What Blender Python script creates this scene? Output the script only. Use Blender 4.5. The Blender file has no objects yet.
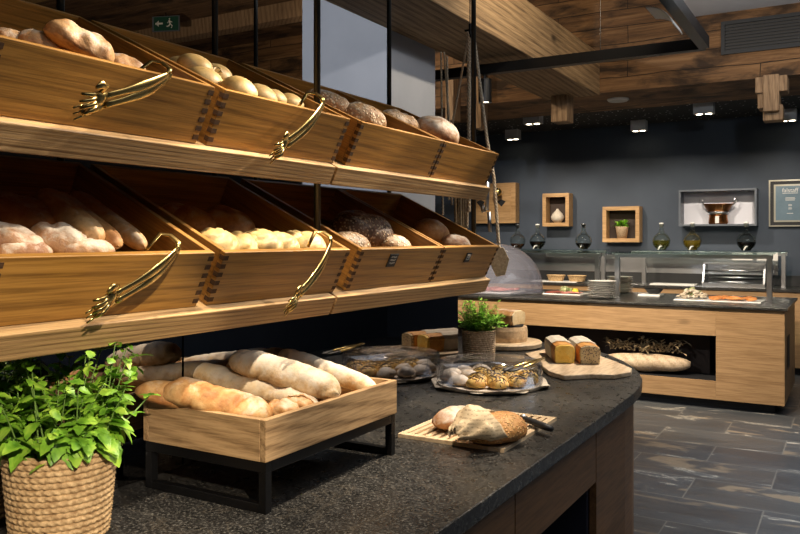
import bpy, bmesh, math, random
from mathutils import Vector, Matrix, noise
V=Vector; PI=math.pi; rad=math.radians
RND=random.Random(11)
scene=bpy.context.scene; COL=scene.collection

# ------------------------------------------------------------------ materials
def mat(name):
    m=bpy.data.materials.new(name); m.use_nodes=True
    nt=m.node_tree; b=nt.nodes['Principled BSDF']
    return m,nt,b
def N(nt,t,**kw):
    n=nt.nodes.new(t)
    for k,v in kw.items():
        if k in n.inputs: n.inputs[k].default_value=v
        else: setattr(n,k,v)
    return n
def L(nt,a,b): nt.links.new(a,b)
def ramp(nt,fac,stops,interp='LINEAR'):
    r=nt.nodes.new('ShaderNodeValToRGB'); r.color_ramp.interpolation=interp
    e=r.color_ramp.elements
    while len(e)<len(stops): e.new(.5)
    for i,(p,c) in enumerate(stops):
        e[i].position=p; e[i].color=(*c,1) if len(c)==3 else c
    L(nt,fac,r.inputs[0]); return r.outputs[0]
def mixc(nt,fac,a,b,mode='MIX'):
    m=nt.nodes.new('ShaderNodeMix'); m.data_type='RGBA'; m.blend_type=mode
    for s,v in ((m.inputs[0],fac),(m.inputs[6],a),(m.inputs[7],b)):
        if hasattr(v,'is_linked') or hasattr(v,'links'): L(nt,v,s)
        elif isinstance(v,(int,float)): s.default_value=v
        else: s.default_value=(*v,1)
    return m.outputs[2]
def coords(nt,scale=(1,1,1),rot=(0,0,0),rand=0.0,swz=None):
    tc=nt.nodes.new('ShaderNodeTexCoord'); out=tc.outputs['Object']
    if rand:
        oi=nt.nodes.new('ShaderNodeObjectInfo')
        mu=N(nt,'ShaderNodeMath',operation='MULTIPLY'); mu.inputs[1].default_value=rand; L(nt,oi.outputs['Random'],mu.inputs[0])
        cb=nt.nodes.new('ShaderNodeCombineXYZ')
        for i in range(3): L(nt,mu.outputs[0],cb.inputs[i])
        ad=N(nt,'ShaderNodeVectorMath',operation='ADD'); L(nt,out,ad.inputs[0]); L(nt,cb.outputs[0],ad.inputs[1]); out=ad.outputs[0]
    if swz:
        sp=nt.nodes.new('ShaderNodeSeparateXYZ'); L(nt,out,sp.inputs[0]); cb=nt.nodes.new('ShaderNodeCombineXYZ')
        for i,a in enumerate(swz): L(nt,sp.outputs['XYZ'.index(a)],cb.inputs[i])
        out=cb.outputs[0]
    mp=nt.nodes.new('ShaderNodeMapping'); mp.inputs['Scale'].default_value=scale; mp.inputs['Rotation'].default_value=rot
    L(nt,out,mp.inputs[0]); return mp.outputs[0]
def noi(nt,vec,scale,detail=5,rough=.6,dist=0.0):
    n=nt.nodes.new('ShaderNodeTexNoise'); n.inputs['Scale'].default_value=scale; n.inputs['Detail'].default_value=detail
    n.inputs['Roughness'].default_value=rough; n.inputs['Distortion'].default_value=dist; L(nt,vec,n.inputs['Vector']); return n.outputs['Fac']
def bump(nt,b,h,strength=.3,dist=.01):
    bp=nt.nodes.new('ShaderNodeBump'); bp.inputs['Strength'].default_value=strength; bp.inputs['Distance'].default_value=dist
    L(nt,h,bp.inputs['Height']); L(nt,bp.outputs[0],b.inputs['Normal'])
def plain(name,c,rough=.5,metal=0.0,**kw):
    m,nt,b=mat(name); b.inputs['Base Color'].default_value=(*c,1); b.inputs['Roughness'].default_value=rough; b.inputs['Metallic'].default_value=metal
    for k,v in kw.items(): b.inputs[k].default_value=v
    return m
def speck(name,c1,c2,scale,rough=.5,metal=0.0,bs=0.0,lo=.35,hi=.65,**kw):
    m,nt,b=mat(name); v=coords(nt); f=noi(nt,v,scale)
    L(nt,ramp(nt,f,[(lo,c1),(hi,c2)]),b.inputs['Base Color']); b.inputs['Roughness'].default_value=rough; b.inputs['Metallic'].default_value=metal
    for k,w in kw.items(): b.inputs[k].default_value=w
    if bs: bump(nt,b,f,bs,.005)
    return m
def wood(name,dark,midc,light,axis='Y',scale=9.0,stretch=.06,rough=.5,bs=.25,rings=.35,knots=False):
    m,nt,b=mat(name)
    s=[1,1,1]; s['XYZ'.index(axis)]=stretch
    v=coords(nt,scale=s,rand=7.3)
    f=noi(nt,v,scale,8,.62,.25); g=noi(nt,v,scale*9,4,.6,.2)
    v2=coords(nt,scale=[x if x==1 else stretch*2.2 for x in s],rand=7.3)
    w=nt.nodes.new('ShaderNodeTexWave'); w.wave_type='BANDS'; w.bands_direction='DIAGONAL'; w.inputs['Scale'].default_value=scale*.75; w.inputs['Distortion'].default_value=2.2; w.inputs['Detail'].default_value=3; w.inputs['Detail Scale'].default_value=.7
    L(nt,v2,w.inputs['Vector'])
    c=ramp(nt,f,[(.28,dark),(.5,midc),(.74,light)])
    c=mixc(nt,rings,c,ramp(nt,w.outputs[0],[(0,tuple(x*.55 for x in dark)),(.35,midc),(1,light)]))
    c=mixc(nt,.38,c,ramp(nt,g,[(.38,tuple(x*.6 for x in dark)),(.58,light)]))
    if knots:
        vo=nt.nodes.new('ShaderNodeTexVoronoi'); vo.inputs['Scale'].default_value=3.1; L(nt,coords(nt,scale=[x if x==1 else .45 for x in s],rand=7.3),vo.inputs['Vector'])
        kf=ramp(nt,vo.outputs['Distance'],[(.05,(1,1,1)),(.13,(0,0,0))])
        c=mixc(nt,kf,c,tuple(x*.3 for x in dark))
    L(nt,c,b.inputs['Base Color']); b.inputs['Roughness'].default_value=rough
    if bs: bump(nt,b,f,bs,.004)
    return m
def planks(name,cols,swz,pw,pl,rough=.75):
    m,nt,b=mat(name)
    v=coords(nt,swz=swz)
    br=nt.nodes.new('ShaderNodeTexBrick'); br.inputs['Scale'].default_value=1.0; br.inputs['Brick Width'].default_value=pl; br.inputs['Row Height'].default_value=pw
    br.inputs['Mortar Size'].default_value=.004; br.inputs['Mortar Smooth'].default_value=.6; br.inputs['Color1'].default_value=(0,0,0,1); br.inputs['Color2'].default_value=(1,1,1,1); br.inputs['Mortar'].default_value=(0,0,0,1); br.offset=.37
    dn=nt.nodes.new('ShaderNodeTexNoise'); dn.inputs['Scale'].default_value=1.7; dn.inputs['Detail'].default_value=4; L(nt,v,dn.inputs['Vector'])
    md=N(nt,'ShaderNodeVectorMath',operation='MULTIPLY_ADD'); L(nt,dn.outputs['Color'],md.inputs[0]); md.inputs[1].default_value=(.05,.05,0); L(nt,v,md.inputs[2])
    L(nt,md.outputs[0],br.inputs['Vector'])
    of=N(nt,'ShaderNodeVectorMath',operation='MULTIPLY_ADD'); L(nt,br.outputs['Color'],of.inputs[0]); of.inputs[1].default_value=(9,4,2); L(nt,coords(nt,swz=swz,scale=(.55,9,1)),of.inputs[2])
    f=noi(nt,of.outputs[0],2.2,9,.7,.9); k=noi(nt,coords(nt,swz=swz,scale=(.8,2.2,1)),2.6,5,.6,.5)
    c=ramp(nt,f,[(.36,cols[0]),(.5,cols[1]),(.66,cols[2])])
    c=mixc(nt,.32,c,mixc(nt,br.outputs['Color'],cols[0],cols[2]))
    c=mixc(nt,ramp(nt,k,[(.36,(.95,.95,.95)),(.52,(0,0,0))]),c,tuple(x*.35 for x in cols[0]))
    kk=noi(nt,coords(nt,swz=swz,scale=(.25,14,1)),2.0,6,.7,1.0); c=mixc(nt,ramp(nt,kk,[(.60,(0,0,0)),(.68,(.9,.9,.9))]),c,tuple(x*.2 for x in cols[0]))
    c=mixc(nt,br.outputs['Fac'],c,(.006,.004,.002))
    L(nt,c,b.inputs['Base Color']); b.inputs['Roughness'].default_value=rough; bump(nt,b,f,.7,.02); return m
def bread(name,dark,midc,light,flour=0.0,fscale=14,seeds=None,rough=.6,bs=.35):
    m,nt,b=mat(name); v=coords(nt,rand=9.1)
    f=noi(nt,v,24,5,.62); g=noi(nt,v,75,4,.65)
    c=ramp(nt,f,[(.34,dark),(.5,midc),(.66,light)])
    c=mixc(nt,ramp(nt,g,[(.30,(.5,.5,.5)),(.46,(0,0,0))]),c,tuple(x*.55 for x in dark))
    h=g
    if seeds:
        vo=nt.nodes.new('ShaderNodeTexVoronoi'); vo.inputs['Scale'].default_value=seeds[1]; L(nt,v,vo.inputs['Vector'])
        sf=ramp(nt,vo.outputs['Distance'],[(.28,(1,1,1)),(.42,(0,0,0))])
        c=mixc(nt,sf,c,mixc(nt,vo.outputs['Color'],seeds[0],tuple(min(1,x*1.6) for x in seeds[0])))
        ad=N(nt,'ShaderNodeMath',operation='ADD'); L(nt,sf,ad.inputs[0]); L(nt,g,ad.inputs[1]); h=ad.outputs[0]
    if flour:
        ff=noi(nt,v,fscale,6,.7,.3)
        ge=nt.nodes.new('ShaderNodeTexCoord'); sp=nt.nodes.new('ShaderNodeSeparateXYZ'); L(nt,ge.outputs['Normal'],sp.inputs[0])
        mu=N(nt,'ShaderNodeMath',operation='MULTIPLY_ADD'); L(nt,sp.outputs[2],mu.inputs[0]); mu.inputs[1].default_value=.22; L(nt,ff,mu.inputs[2])
        fm=ramp(nt,mu.outputs[0],[(.78-flour*.4,(0,0,0)),(.95-flour*.35,(1,1,1))])
        mu2=N(nt,'ShaderNodeMath',operation='MULTIPLY'); L(nt,fm,mu2.inputs[0]); mu2.inputs[1].default_value=.85
        c=mixc(nt,mu2.outputs[0],c,(.62,.56,.47))
    L(nt,c,b.inputs['Base Color']); b.inputs['Roughness'].default_value=rough
    bump(nt,b,h,bs,.004); return m
def glass(name,c=(1,1,1),rough=0.0,ior=1.45):
    m,nt,b=mat(name); b.inputs['Base Color'].default_value=(*c,1); b.inputs['Roughness'].default_value=rough
    b.inputs['Transmission Weight'].default_value=1; b.inputs['IOR'].default_value=ior; return m
def thin_clear(name,tint=(.96,.97,1),spec=.12):
    m=bpy.data.materials.new(name); m.use_nodes=True; nt=m.node_tree; nt.nodes.clear()
    o=nt.nodes.new('ShaderNodeOutputMaterial'); t=N(nt,'ShaderNodeBsdfTransparent',Color=(*tint,1)); g=N(nt,'ShaderNodeBsdfGlossy',Roughness=.03); mx=nt.nodes.new('ShaderNodeMixShader')
    fr=nt.nodes.new('ShaderNodeLayerWeight'); fr.inputs['Blend'].default_value=.25
    mp=N(nt,'ShaderNodeMath',operation='MULTIPLY_ADD'); L(nt,fr.outputs['Fresnel'],mp.inputs[0]); mp.inputs[1].default_value=.45; mp.inputs[2].default_value=spec*.15
    L(nt,mp.outputs[0],mx.inputs[0]); L(nt,t.outputs[0],mx.inputs[1]); L(nt,g.outputs[0],mx.inputs[2]); L(nt,mx.outputs[0],o.inputs[0]); return m
def emit(name,c,s):
    m,nt,b=mat(name); b.inputs['Base Color'].default_value=(*c,1); b.inputs['Emission Color'].default_value=(*c,1); b.inputs['Emission Strength'].default_value=s; return m

MT={}
MT['crate']=wood('larch crate wood',(.18,.078,.012),(.315,.150,.026),(.43,.22,.047),'Y',34,.022,.40,.22,.42)
MT['crate_side']=wood('larch side wood',(.17,.075,.014),(.30,.14,.028),(.40,.205,.048),'X',30,.03,.42,.18,.3)
MT['endgrain']=wood('dark end grain',(.035,.014,.004),(.065,.028,.008),(.10,.045,.014),'X',30,.4,.95,.2,.1)
MT['ledge']=wood('ledge wood',(.16,.085,.03),(.37,.215,.08),(.52,.33,.14),'Y',70,.012,.62,1.0,.6)
MT['oakbox']=wood('oak box wood',(.21,.115,.045),(.41,.25,.115),(.52,.34,.17),'Y',26,.06,.6,.35,.6)
MT['oakboxx']=wood('oak box end wood',(.21,.115,.045),(.41,.25,.115),(.52,.34,.17),'X',26,.06,.6,.35,.5)
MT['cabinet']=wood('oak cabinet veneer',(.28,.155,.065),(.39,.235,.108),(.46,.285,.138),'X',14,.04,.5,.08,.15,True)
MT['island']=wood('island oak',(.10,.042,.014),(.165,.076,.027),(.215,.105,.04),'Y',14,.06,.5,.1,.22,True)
MT['cubby']=wood('cubby oak',(.36,.19,.07),(.47,.27,.11),(.54,.33,.15),'X',7,.08,.5,.1,.2)
MT['pale']=wood('pale beech',(.46,.32,.18),(.58,.43,.26),(.66,.51,.34),'Y',9,.07,.55,.15,.25)
MT['rough']=wood('rough pale board',(.44,.29,.16),(.58,.42,.26),(.66,.52,.36),'Y',9,.12,.65,.4,.45)
MT['trunk']=wood('tree slice',(.38,.24,.12),(.53,.36,.20),(.63,.46,.28),'X',9,.3,.65,.3,.35)
MT['beam']=wood('old beam timber',(.07,.035,.014),(.25,.15,.07),(.44,.30,.16),'Y',16,.025,.8,.9,.45,True)
MT['beamv']=wood('old post timber',(.15,.085,.045),(.29,.18,.10),(.40,.27,.16),'Z',16,.06,.8,.8,.5)
MT['black']=plain('black steel',(.012,.012,.013),.38,.6)
MT['pole']=plain('dark grey pole',(.05,.05,.045),.3,.7)
MT['dark']=plain('dark lacquer',(.012,.012,.014),.6)
MT['navy']=plain('navy niche',(.008,.010,.022),.6)
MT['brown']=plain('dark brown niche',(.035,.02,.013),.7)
MT['steel']=plain('brushed steel',(.55,.56,.58),.28,1.0)
MT['mirror']=plain('black mirror glass',(.30,.29,.29),.02,1.0)
MT['brass']=plain('brass',(.62,.45,.17),.24,1.0)
MT['white']=plain('white porcelain',(.72,.71,.68),.25)
MT['paper']=plain('white paper',(.66,.63,.58),.8)
MT['linen']=speck('beige paper',(.50,.43,.34),(.62,.55,.45),30,.8,bs=.3)
MT['clear']=thin_clear('clear acrylic')
MT['dome']=thin_clear('clear cloche',(.86,.87,.95),.3)
def milky(name,tint,amt):
    m=thin_clear(name,tint,.5); nt=m.node_tree; o=[n for n in nt.nodes if n.type=='OUTPUT_MATERIAL'][0]; src=o.inputs[0].links[0].from_socket
    d=N(nt,'ShaderNodeBsdfDiffuse',Color=(.72,.74,.90,1)); mx=nt.nodes.new('ShaderNodeMixShader'); mx.inputs[0].default_value=amt
    L(nt,src,mx.inputs[1]); L(nt,d.outputs[0],mx.inputs[2]); L(nt,mx.outputs[0],o.inputs[0]); return m
MT['dome']=milky('cloudy clear cloche',(.88,.89,.96),.13)
MT['guard']=thin_clear('guard glass',(.84,.93,.91),.35)
MT['bottle']=thin_clear('bottle glass',(.90,.94,.91),.6)
MT['col']=speck('grey column paint',(.40,.42,.47),(.44,.46,.51),3,.8)
MT['wall']=speck('slate blue wall paint',(.042,.055,.080),(.050,.066,.092),2,.7)
MT['wallwhite']=plain('white ceiling paint',(.55,.58,.66),.8)
MT['leaf']=None
# stone worktop
m,nt,b=mat('dark granite'); v=coords(nt)
f=noi(nt,v,38,6,.7); g=noi(nt,v,150,2,.75); k=noi(nt,v,5,5,.6,1.2)
c=ramp(nt,f,[(.35,(.008,.008,.008)),(.58,(.022,.021,.020)),(.75,(.055,.052,.047))])
c=mixc(nt,.45,c,ramp(nt,g,[(.50,(.006,.006,.006)),(.60,(.10,.095,.085)),(.70,(.26,.25,.22))]))
c=mixc(nt,ramp(nt,k,[(.485,(0,0,0)),(.5,(.25,.25,.25)),(.515,(0,0,0))]),c,(.12,.10,.075))
L(nt,c,b.inputs['Base Color']); L(nt,ramp(nt,f,[(.3,(.22,)*3),(.7,(.42,)*3)]),b.inputs['Roughness']); bump(nt,b,f,.25,.003); MT['stone']=m
# slate floor
m,nt,b=mat('slate tiles'); v=coords(nt)
br=nt.nodes.new('ShaderNodeTexBrick'); br.inputs['Scale'].default_value=1; br.inputs['Brick Width'].default_value=.80; br.inputs['Row Height'].default_value=.40; br.inputs['Mortar Size'].default_value=.004
br.inputs['Color1'].default_value=(0,0,0,1); br.inputs['Color2'].default_value=(1,1,1,1); br.inputs['Mortar'].default_value=(.5,.5,.5,1); L(nt,v,br.inputs['Vector'])
ov=N(nt,'ShaderNodeVectorMath',operation='MULTIPLY_ADD'); L(nt,br.outputs['Color'],ov.inputs[0]); ov.inputs[1].default_value=(7,5,3)
L(nt,coords(nt,scale=(.7,2.6,1),rot=(0,0,rad(8))),ov.inputs[2])
f=noi(nt,ov.outputs[0],2.2,8,.65,1.2); g=noi(nt,ov.outputs[0],1.25,6,.55,1.0)
c=ramp(nt,f,[(.3,(.036,.044,.054)),(.5,(.075,.083,.093)),(.7,(.125,.13,.135))])
c=mixc(nt,.35,c,mixc(nt,br.outputs['Color'],(.035,.042,.05),(.085,.082,.072)))
c=mixc(nt,ramp(nt,g,[(.605,(0,0,0)),(.645,(.85,.85,.85))]),c,(.26,.205,.145))
c=mixc(nt,ramp(nt,f,[(.60,(0,0,0)),(.63,(.85,.85,.85)),(.66,(0,0,0))]),c,(.52,.48,.40))
c=mixc(nt,br.outputs['Fac'],c,(.17,.165,.15))
L(nt,c,b.inputs['Base Color']); L(nt,ramp(nt,f,[(.3,(.30,)*3),(.7,(.5,)*3)]),b.inputs['Roughness']); bump(nt,b,f,.25,.01); MT['slate']=m
# speckled soffit
m,nt,b=mat('speckled dark ceiling'); v=coords(nt); vo=nt.nodes.new('ShaderNodeTexVoronoi'); vo.inputs['Scale'].default_value=16; L(nt,v,vo.inputs['Vector'])
L(nt,ramp(nt,vo.outputs['Distance'],[(.12,(.75,.75,.72)),(.18,(.020,.020,.020))]),b.inputs['Base Color']); b.inputs['Roughness'].default_value=.8; MT['soffit']=m
MT['ceil']=planks('reclaimed ceiling boards',((.085,.042,.018),(.17,.09,.04),(.27,.155,.08)),'XYZ',.24,2.6)
MT['bulk']=planks('reclaimed fascia boards',((.075,.034,.012),(.18,.088,.033),(.31,.17,.075)),'XZY',.15,1.7)
# breads
MT['b_rustic']=bread('rustic crust',(.34,.15,.05),(.52,.28,.11),(.64,.41,.20),.34,22,bs=.6)
MT['b_pale']=bread('pale roll crust',(.46,.29,.09),(.57,.39,.15),(.63,.46,.21),.0,14,rough=.5,bs=.12)
MT['b_floury']=bread('floury crust',(.24,.10,.04),(.38,.20,.09),(.52,.32,.16),.47,24,bs=.6)
MT['b_white']=bread('floured pale loaf crust',(.48,.28,.11),(.66,.49,.28),(.74,.61,.41),.62,14,bs=.4)
MT['b_gold']=bread('golden loaf crust',(.33,.13,.035),(.50,.26,.09),(.62,.39,.17),.22,12,bs=.4)
MT['b_brown']=bread('brown loaf crust',(.26,.10,.03),(.37,.17,.055),(.47,.25,.09),.12,12,bs=.3)
MT['b_flourbrown']=bread('floured brown crust',(.26,.10,.03),(.38,.17,.055),(.48,.26,.10),.62,14,bs=.4)
MT['b_baguette']=bread('baguette crust',(.40,.20,.06),(.54,.31,.12),(.64,.42,.20),.2,14,bs=.25)
MT['b_seed']=bread('seeded crust',(.30,.14,.05),(.42,.23,.095),(.50,.30,.14),.3,18,seeds=((.62,.48,.30),95),bs=.9)
MT['b_rye']=bread('dark rye crust',(.08,.035,.015),(.16,.075,.032),(.26,.14,.07),.18,20,seeds=((.40,.28,.16),110),bs=.8)
MT['b_sun']=bread('sunflower crust',(.32,.13,.03),(.45,.21,.06),(.55,.30,.10),.0,18,seeds=((.42,.24,.08),120),bs=.9)
MT['b_crumb']=bread('bread crumb',(.62,.42,.20),(.72,.54,.30),(.80,.64,.40),.0,10,bs=.6)
MT['b_sugar']=bread('sugared pastry',(.50,.32,.16),(.62,.44,.26),(.70,.55,.38),.70,26,bs=.3)
MT['b_choux']=bread('choux pastry',(.58,.28,.05),(.76,.48,.12),(.84,.62,.24),.0,9,bs=.3)
MT['choc']=plain('chocolate',(.035,.013,.006),.35)
MT['cakey']=bread('yellow cake crumb',(.80,.45,.05),(.90,.58,.10),(.92,.66,.18),.0,30,bs=.6)
MT['cakep']=bread('poppy cake crumb',(.50,.36,.17),(.62,.47,.25),(.70,.56,.33),.0,30,seeds=((.10,.07,.05),150),bs=.5)
MT['cakecrust']=bread('cake crust',(.48,.18,.03),(.62,.28,.06),(.70,.36,.10),.0,12,bs=.3)
# newsprint paper
m,nt,b=mat('newsprint paper'); v=coords(nt,scale=(1,1,1)); w=nt.nodes.new('ShaderNodeTexWave'); w.bands_direction='Z'; w.inputs['Scale'].default_value=38; w.inputs['Distortion'].default_value=.6; L(nt,v,w.inputs['Vector'])
f=noi(nt,v,150,2,.5); g=noi(nt,v,14,3,.5)
a=N(nt,'ShaderNodeMath',operation='MULTIPLY'); L(nt,ramp(nt,w.outputs[0],[(.55,(0,0,0)),(.7,(1,1,1))]),a.inputs[0]); L(nt,ramp(nt,f,[(.47,(0,0,0)),(.53,(.55,.55,.55))]),a.inputs[1])
L(nt,mixc(nt,a.outputs[0],ramp(nt,g,[(.3,(.50,.38,.23)),(.7,(.62,.50,.33))]),(.16,.11,.06)),b.inputs['Base Color']); b.inputs['Roughness'].default_value=.8; MT['news']=m
MT['rope']=speck('jute rope',(.46,.36,.24),(.74,.62,.46),160,.9,bs=.5)
MT['seagrass']=speck('woven seagrass',(.32,.19,.08),(.66,.46,.24),90,.75,bs=.5)
MT['wicker']=speck('grey brown wicker',(.34,.22,.12),(.62,.46,.30),80,.75,bs=.5)
MT['burlap']=speck('burlap',(.28,.21,.12),(.48,.38,.24),120,.9,bs=.6)
MT['soil']=speck('potting soil',(.010,.007,.005),(.04,.025,.015),60,.95,bs=.8)
def leafmat(name,d,mm,l):
    m,nt,b=mat(name); v=coords(nt); f=noi(nt,v,34,3,.5)
    L(nt,ramp(nt,f,[(.3,d),(.5,mm),(.68,l)]),b.inputs['Base Color']); b.inputs['Roughness'].default_value=.42
    b.inputs['Subsurface Weight'].default_value=0; b.inputs['Transmission Weight'].default_value=.0; return m
MT['mint']=leafmat('mint leaf green',(.06,.18,.012),(.18,.38,.028),(.38,.58,.065))
MT['herb']=leafmat('herb leaf green',(.12,.30,.025),(.25,.52,.05),(.42,.68,.10))
MT['dry']=speck('dried plants',(.16,.11,.05),(.42,.32,.18),40,.9)
MT['stem']=plain('green stem',(.14,.24,.05),.6)
MT['bulb']=emit('lit lamp glass',(1,.86,.62),14)

# ------------------------------------------------------------------ mesh building
class M:
    def __init__(s): s.bm=bmesh.new(); s.mi=0
    def face(s,vs,mi=None):
        try: f=s.bm.faces.new(vs)
        except ValueError: return None
        f.material_index=s.mi if mi is None else mi; return f
    def box(s,x0,x1,y0,y1,z0,z1,mi=None,T=None):
        p=[V((x,y,z)) for z in (z0,z1) for y in (y0,y1) for x in (x0,x1)]
        if T is not None: p=[T@q for q in p]
        v=[s.bm.verts.new(q) for q in p]
        for a in ((0,2,3,1),(4,5,7,6),(0,1,5,4),(2,6,7,3),(0,4,6,2),(1,3,7,5)): s.face([v[i] for i in a],mi)
        return s
    def prism(s,poly,z0,z1,mi=None,T=None):
        lo=[V((x,y,z0)) for x,y in poly]; hi=[V((x,y,z1)) for x,y in poly]
        if T is not None: lo=[T@q for q in lo]; hi=[T@q for q in hi]
        lo=[s.bm.verts.new(q) for q in lo]; hi=[s.bm.verts.new(q) for q in hi]; n=len(poly)
        s.face(lo[::-1],mi); s.face(hi,mi)
        for i in range(n): s.face([lo[i],lo[(i+1)%n],hi[(i+1)%n],hi[i]],mi)
        return s
    def grid(s,fn,nu,nv,closeu=False,closev=False,mi=None,capu=False):
        g=[[s.bm.verts.new(fn(i,j)) for j in range(nv)] for i in range(nu)]
        for i in range(nu if closeu else nu-1):
            for j in range(nv if closev else nv-1):
                s.face([g[i][j],g[(i+1)%nu][j],g[(i+1)%nu][(j+1)%nv],g[i][(j+1)%nv]],mi)
        if capu: s.face(g[0][::-1],mi); s.face(g[-1],mi)
        return s
    def lathe(s,prof,n=32,c=(0,0,0),mi=None,cap=False,T=None):
        def fn(i,j):
            r,z=prof[i]; a=2*PI*j/n; p=V((r*math.cos(a)+c[0],r*math.sin(a)+c[1],z+c[2])); return T@p if T is not None else p
        g=[[s.bm.verts.new(fn(i,j)) for j in range(n)] for i in range(len(prof))]
        for i in range(len(prof)-1):
            for j in range(n): s.face([g[i][j],g[i][(j+1)%n],g[i+1][(j+1)%n],g[i+1][j]],mi)
        if cap: s.face(g[0][::-1],mi); s.face(g[-1],mi)
        return s
    def tube(s,pts,r,n=10,mi=None,flat=1.0,up=V((0,0,1)),cap=True):
        pts=[V(p) for p in pts]; rs=r if isinstance(r,(list,tuple)) else [r]*len(pts); g=[]
        for i,p in enumerate(pts):
            d=(pts[min(i+1,len(pts)-1)]-pts[max(i-1,0)]).normalized()
            a=d.cross(up); a=a.normalized() if a.length>1e-4 else d.cross(V((1,0,0))).normalized()
            b=a.cross(d).normalized()
            g.append([s.bm.verts.new(p+a*math.cos(2*PI*j/n)*rs[i]+b*math.sin(2*PI*j/n)*rs[i]*flat) for j in range(n)])
        for i in range(len(g)-1):
            for j in range(n): s.face([g[i][j],g[i+1][j],g[i+1][(j+1)%n],g[i][(j+1)%n]],mi)
        if cap: s.face(g[0],mi); s.face(g[-1][::-1],mi)
        return s
    def build(s,name,mats,parent=None,loc=None,rot=None,smooth=False,bevel=0,world=False,recalc=True):
        if recalc: bmesh.ops.recalc_face_normals(s.bm,faces=s.bm.faces)
        if world and parent is not None: s.bm.transform(parent.matrix_basis.inverted())
        me=bpy.data.meshes.new(name); 
        if smooth:
            for f in s.bm.faces: f.smooth=True
        s.bm.to_mesh(me); s.bm.free()
        o=bpy.data.objects.new(name,me); COL.objects.link(o)
        for q in (mats if isinstance(mats,(list,tuple)) else [mats]): me.materials.append(MT[q] if isinstance(q,str) else q)
        if parent is not None: o.parent=parent
        if loc is not None: o.location=loc
        if rot is not None: o.rotation_euler=rot
        if bevel:
            md=o.modifiers.new('edge','BEVEL'); md.width=bevel; md.segments=2; md.limit_method='ANGLE'; md.angle_limit=rad(50)
        return o
def tag(o,label,cat,group=None):
    o['label']=label; o['category']=cat
    if group: o['group']=group
    return o
def thing(name,label,cat,loc=(0,0,0),rot=(0,0,0),group=None):
    o=bpy.data.objects.new(name,None); o.empty_display_size=.05; COL.objects.link(o); o.location=loc; o.rotation_euler=rot
    return tag(o,label,cat,group)
def struct(o): o['kind']='structure'; return o
def solo(name,m,mats,label,cat,group=None,**kw):
    """one-mesh thing built in place; its origin moves to the foot of the mesh"""
    xs=[v.co for v in m.bm.verts]
    c=V(((min(p.x for p in xs)+max(p.x for p in xs))/2,(min(p.y for p in xs)+max(p.y for p in xs))/2,min(p.z for p in xs)))
    m.bm.transform(Matrix.Translation(-c)); return tag(m.build(name,mats,loc=c,**kw),label,cat,group)
def dup(root,loc,rot=None,label=None):
    c=root.copy(); COL.objects.link(c); c.location=loc
    if rot is not None: c.rotation_euler=rot
    if label: c['label']=label
    for ch in list(root.children):
        d=ch.copy(); COL.objects.link(d); d.parent=c
        for g in list(ch.children):
            e=g.copy(); COL.objects.link(e); e.parent=d
    return c
def ORD(i): return ['first','second','third','fourth','fifth','sixth','seventh','eighth','ninth','tenth','eleventh','twelfth'][i]

MT['greyframe']=plain('grey frame',(.11,.125,.15),.4)
# ------------------------------------------------------------------ camera (eye height 1.4 m)
FPX=780.0; YAW=rad(30.2); EYE=V((0,0,1.4))
cam=bpy.data.cameras.new('camera'); co=bpy.data.objects.new('camera',cam); COL.objects.link(co)
co.location=EYE; co.rotation_euler=(PI/2,0,YAW); cam.sensor_width=36; cam.lens=FPX/800*36; cam.shift_y=-29/800; cam.clip_start=.05
scene.camera=co
FW=V((-math.sin(YAW),math.cos(YAW),0)); RT=V((math.cos(YAW),math.sin(YAW),0))
def sight(x,y): return FW+RT*((x-400)/FPX)+V((0,0,(238-y)/FPX))
def at(x,y,X=None,Y=None,Z=None):
    """point of the plane X=, Y= or Z= seen at a place in the photograph"""
    r=sight(x,y); t=X/r.x if X is not None else Y/r.y if Y is not None else (Z-EYE.z)/r.z
    return EYE+r*t

# ------------------------------------------------------------------ the room
struct(M().box(-7.5,3.2,-2.5,9.7,-.05,0).build('floor','slate'))
struct(M().box(-7.5,3.2,9.5,9.7,0,2.76).build('wall_back','wall'))
struct(M().box(-7.5,-7.3,-2.5,9.5,0,3.7).build('wall_left','wall'))
struct(M().box(3.2,3.4,-2.5,9.7,0,3.7).build('wall_right','wall'))
struct(M().box(-7.5,3.4,-2.7,-2.5,0,3.7).build('wall_front','wall'))
struct(M().box(-7.3,-1.2,-2.5,6.95,3.66,3.75).build('ceiling','ceil'))
struct(M().box(-1.2,3.2,-2.5,6.949,3.27,3.75).build('ceiling_white','wallwhite'))
struct(M().box(-7.3,3.2,6.95,7.95,2.70,3.75).build('trim_1','bulk'))
struct(M().box(-7.3,3.2,7.95,9.5,2.76,2.85).build('ceiling_soffit','soffit'))
struct(M().box(-3.15,-2.47,4.13,4.72,0,3.66).build('column','col'))
struct(M().box(-2.47,-1.97,1.8,6.95,2.68,3.06).build('beam_1','beam',bevel=.008))
for i,(y0,z0) in enumerate(((2.2,3.50),(3.4,3.50),(5.9,3.5))):
    struct(M().box(-7.3,-1.75,y0,y0+.16,z0,3.66).build('beam_%d'%(i+2),'beamv'))
# pale conduit along the boards
solo('cable_conduit',M().box(-7.2,-3.2,4.52,4.60,3.60,3.66),'ledge','pale batten running along the dark boarded ceiling','batten')

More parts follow.
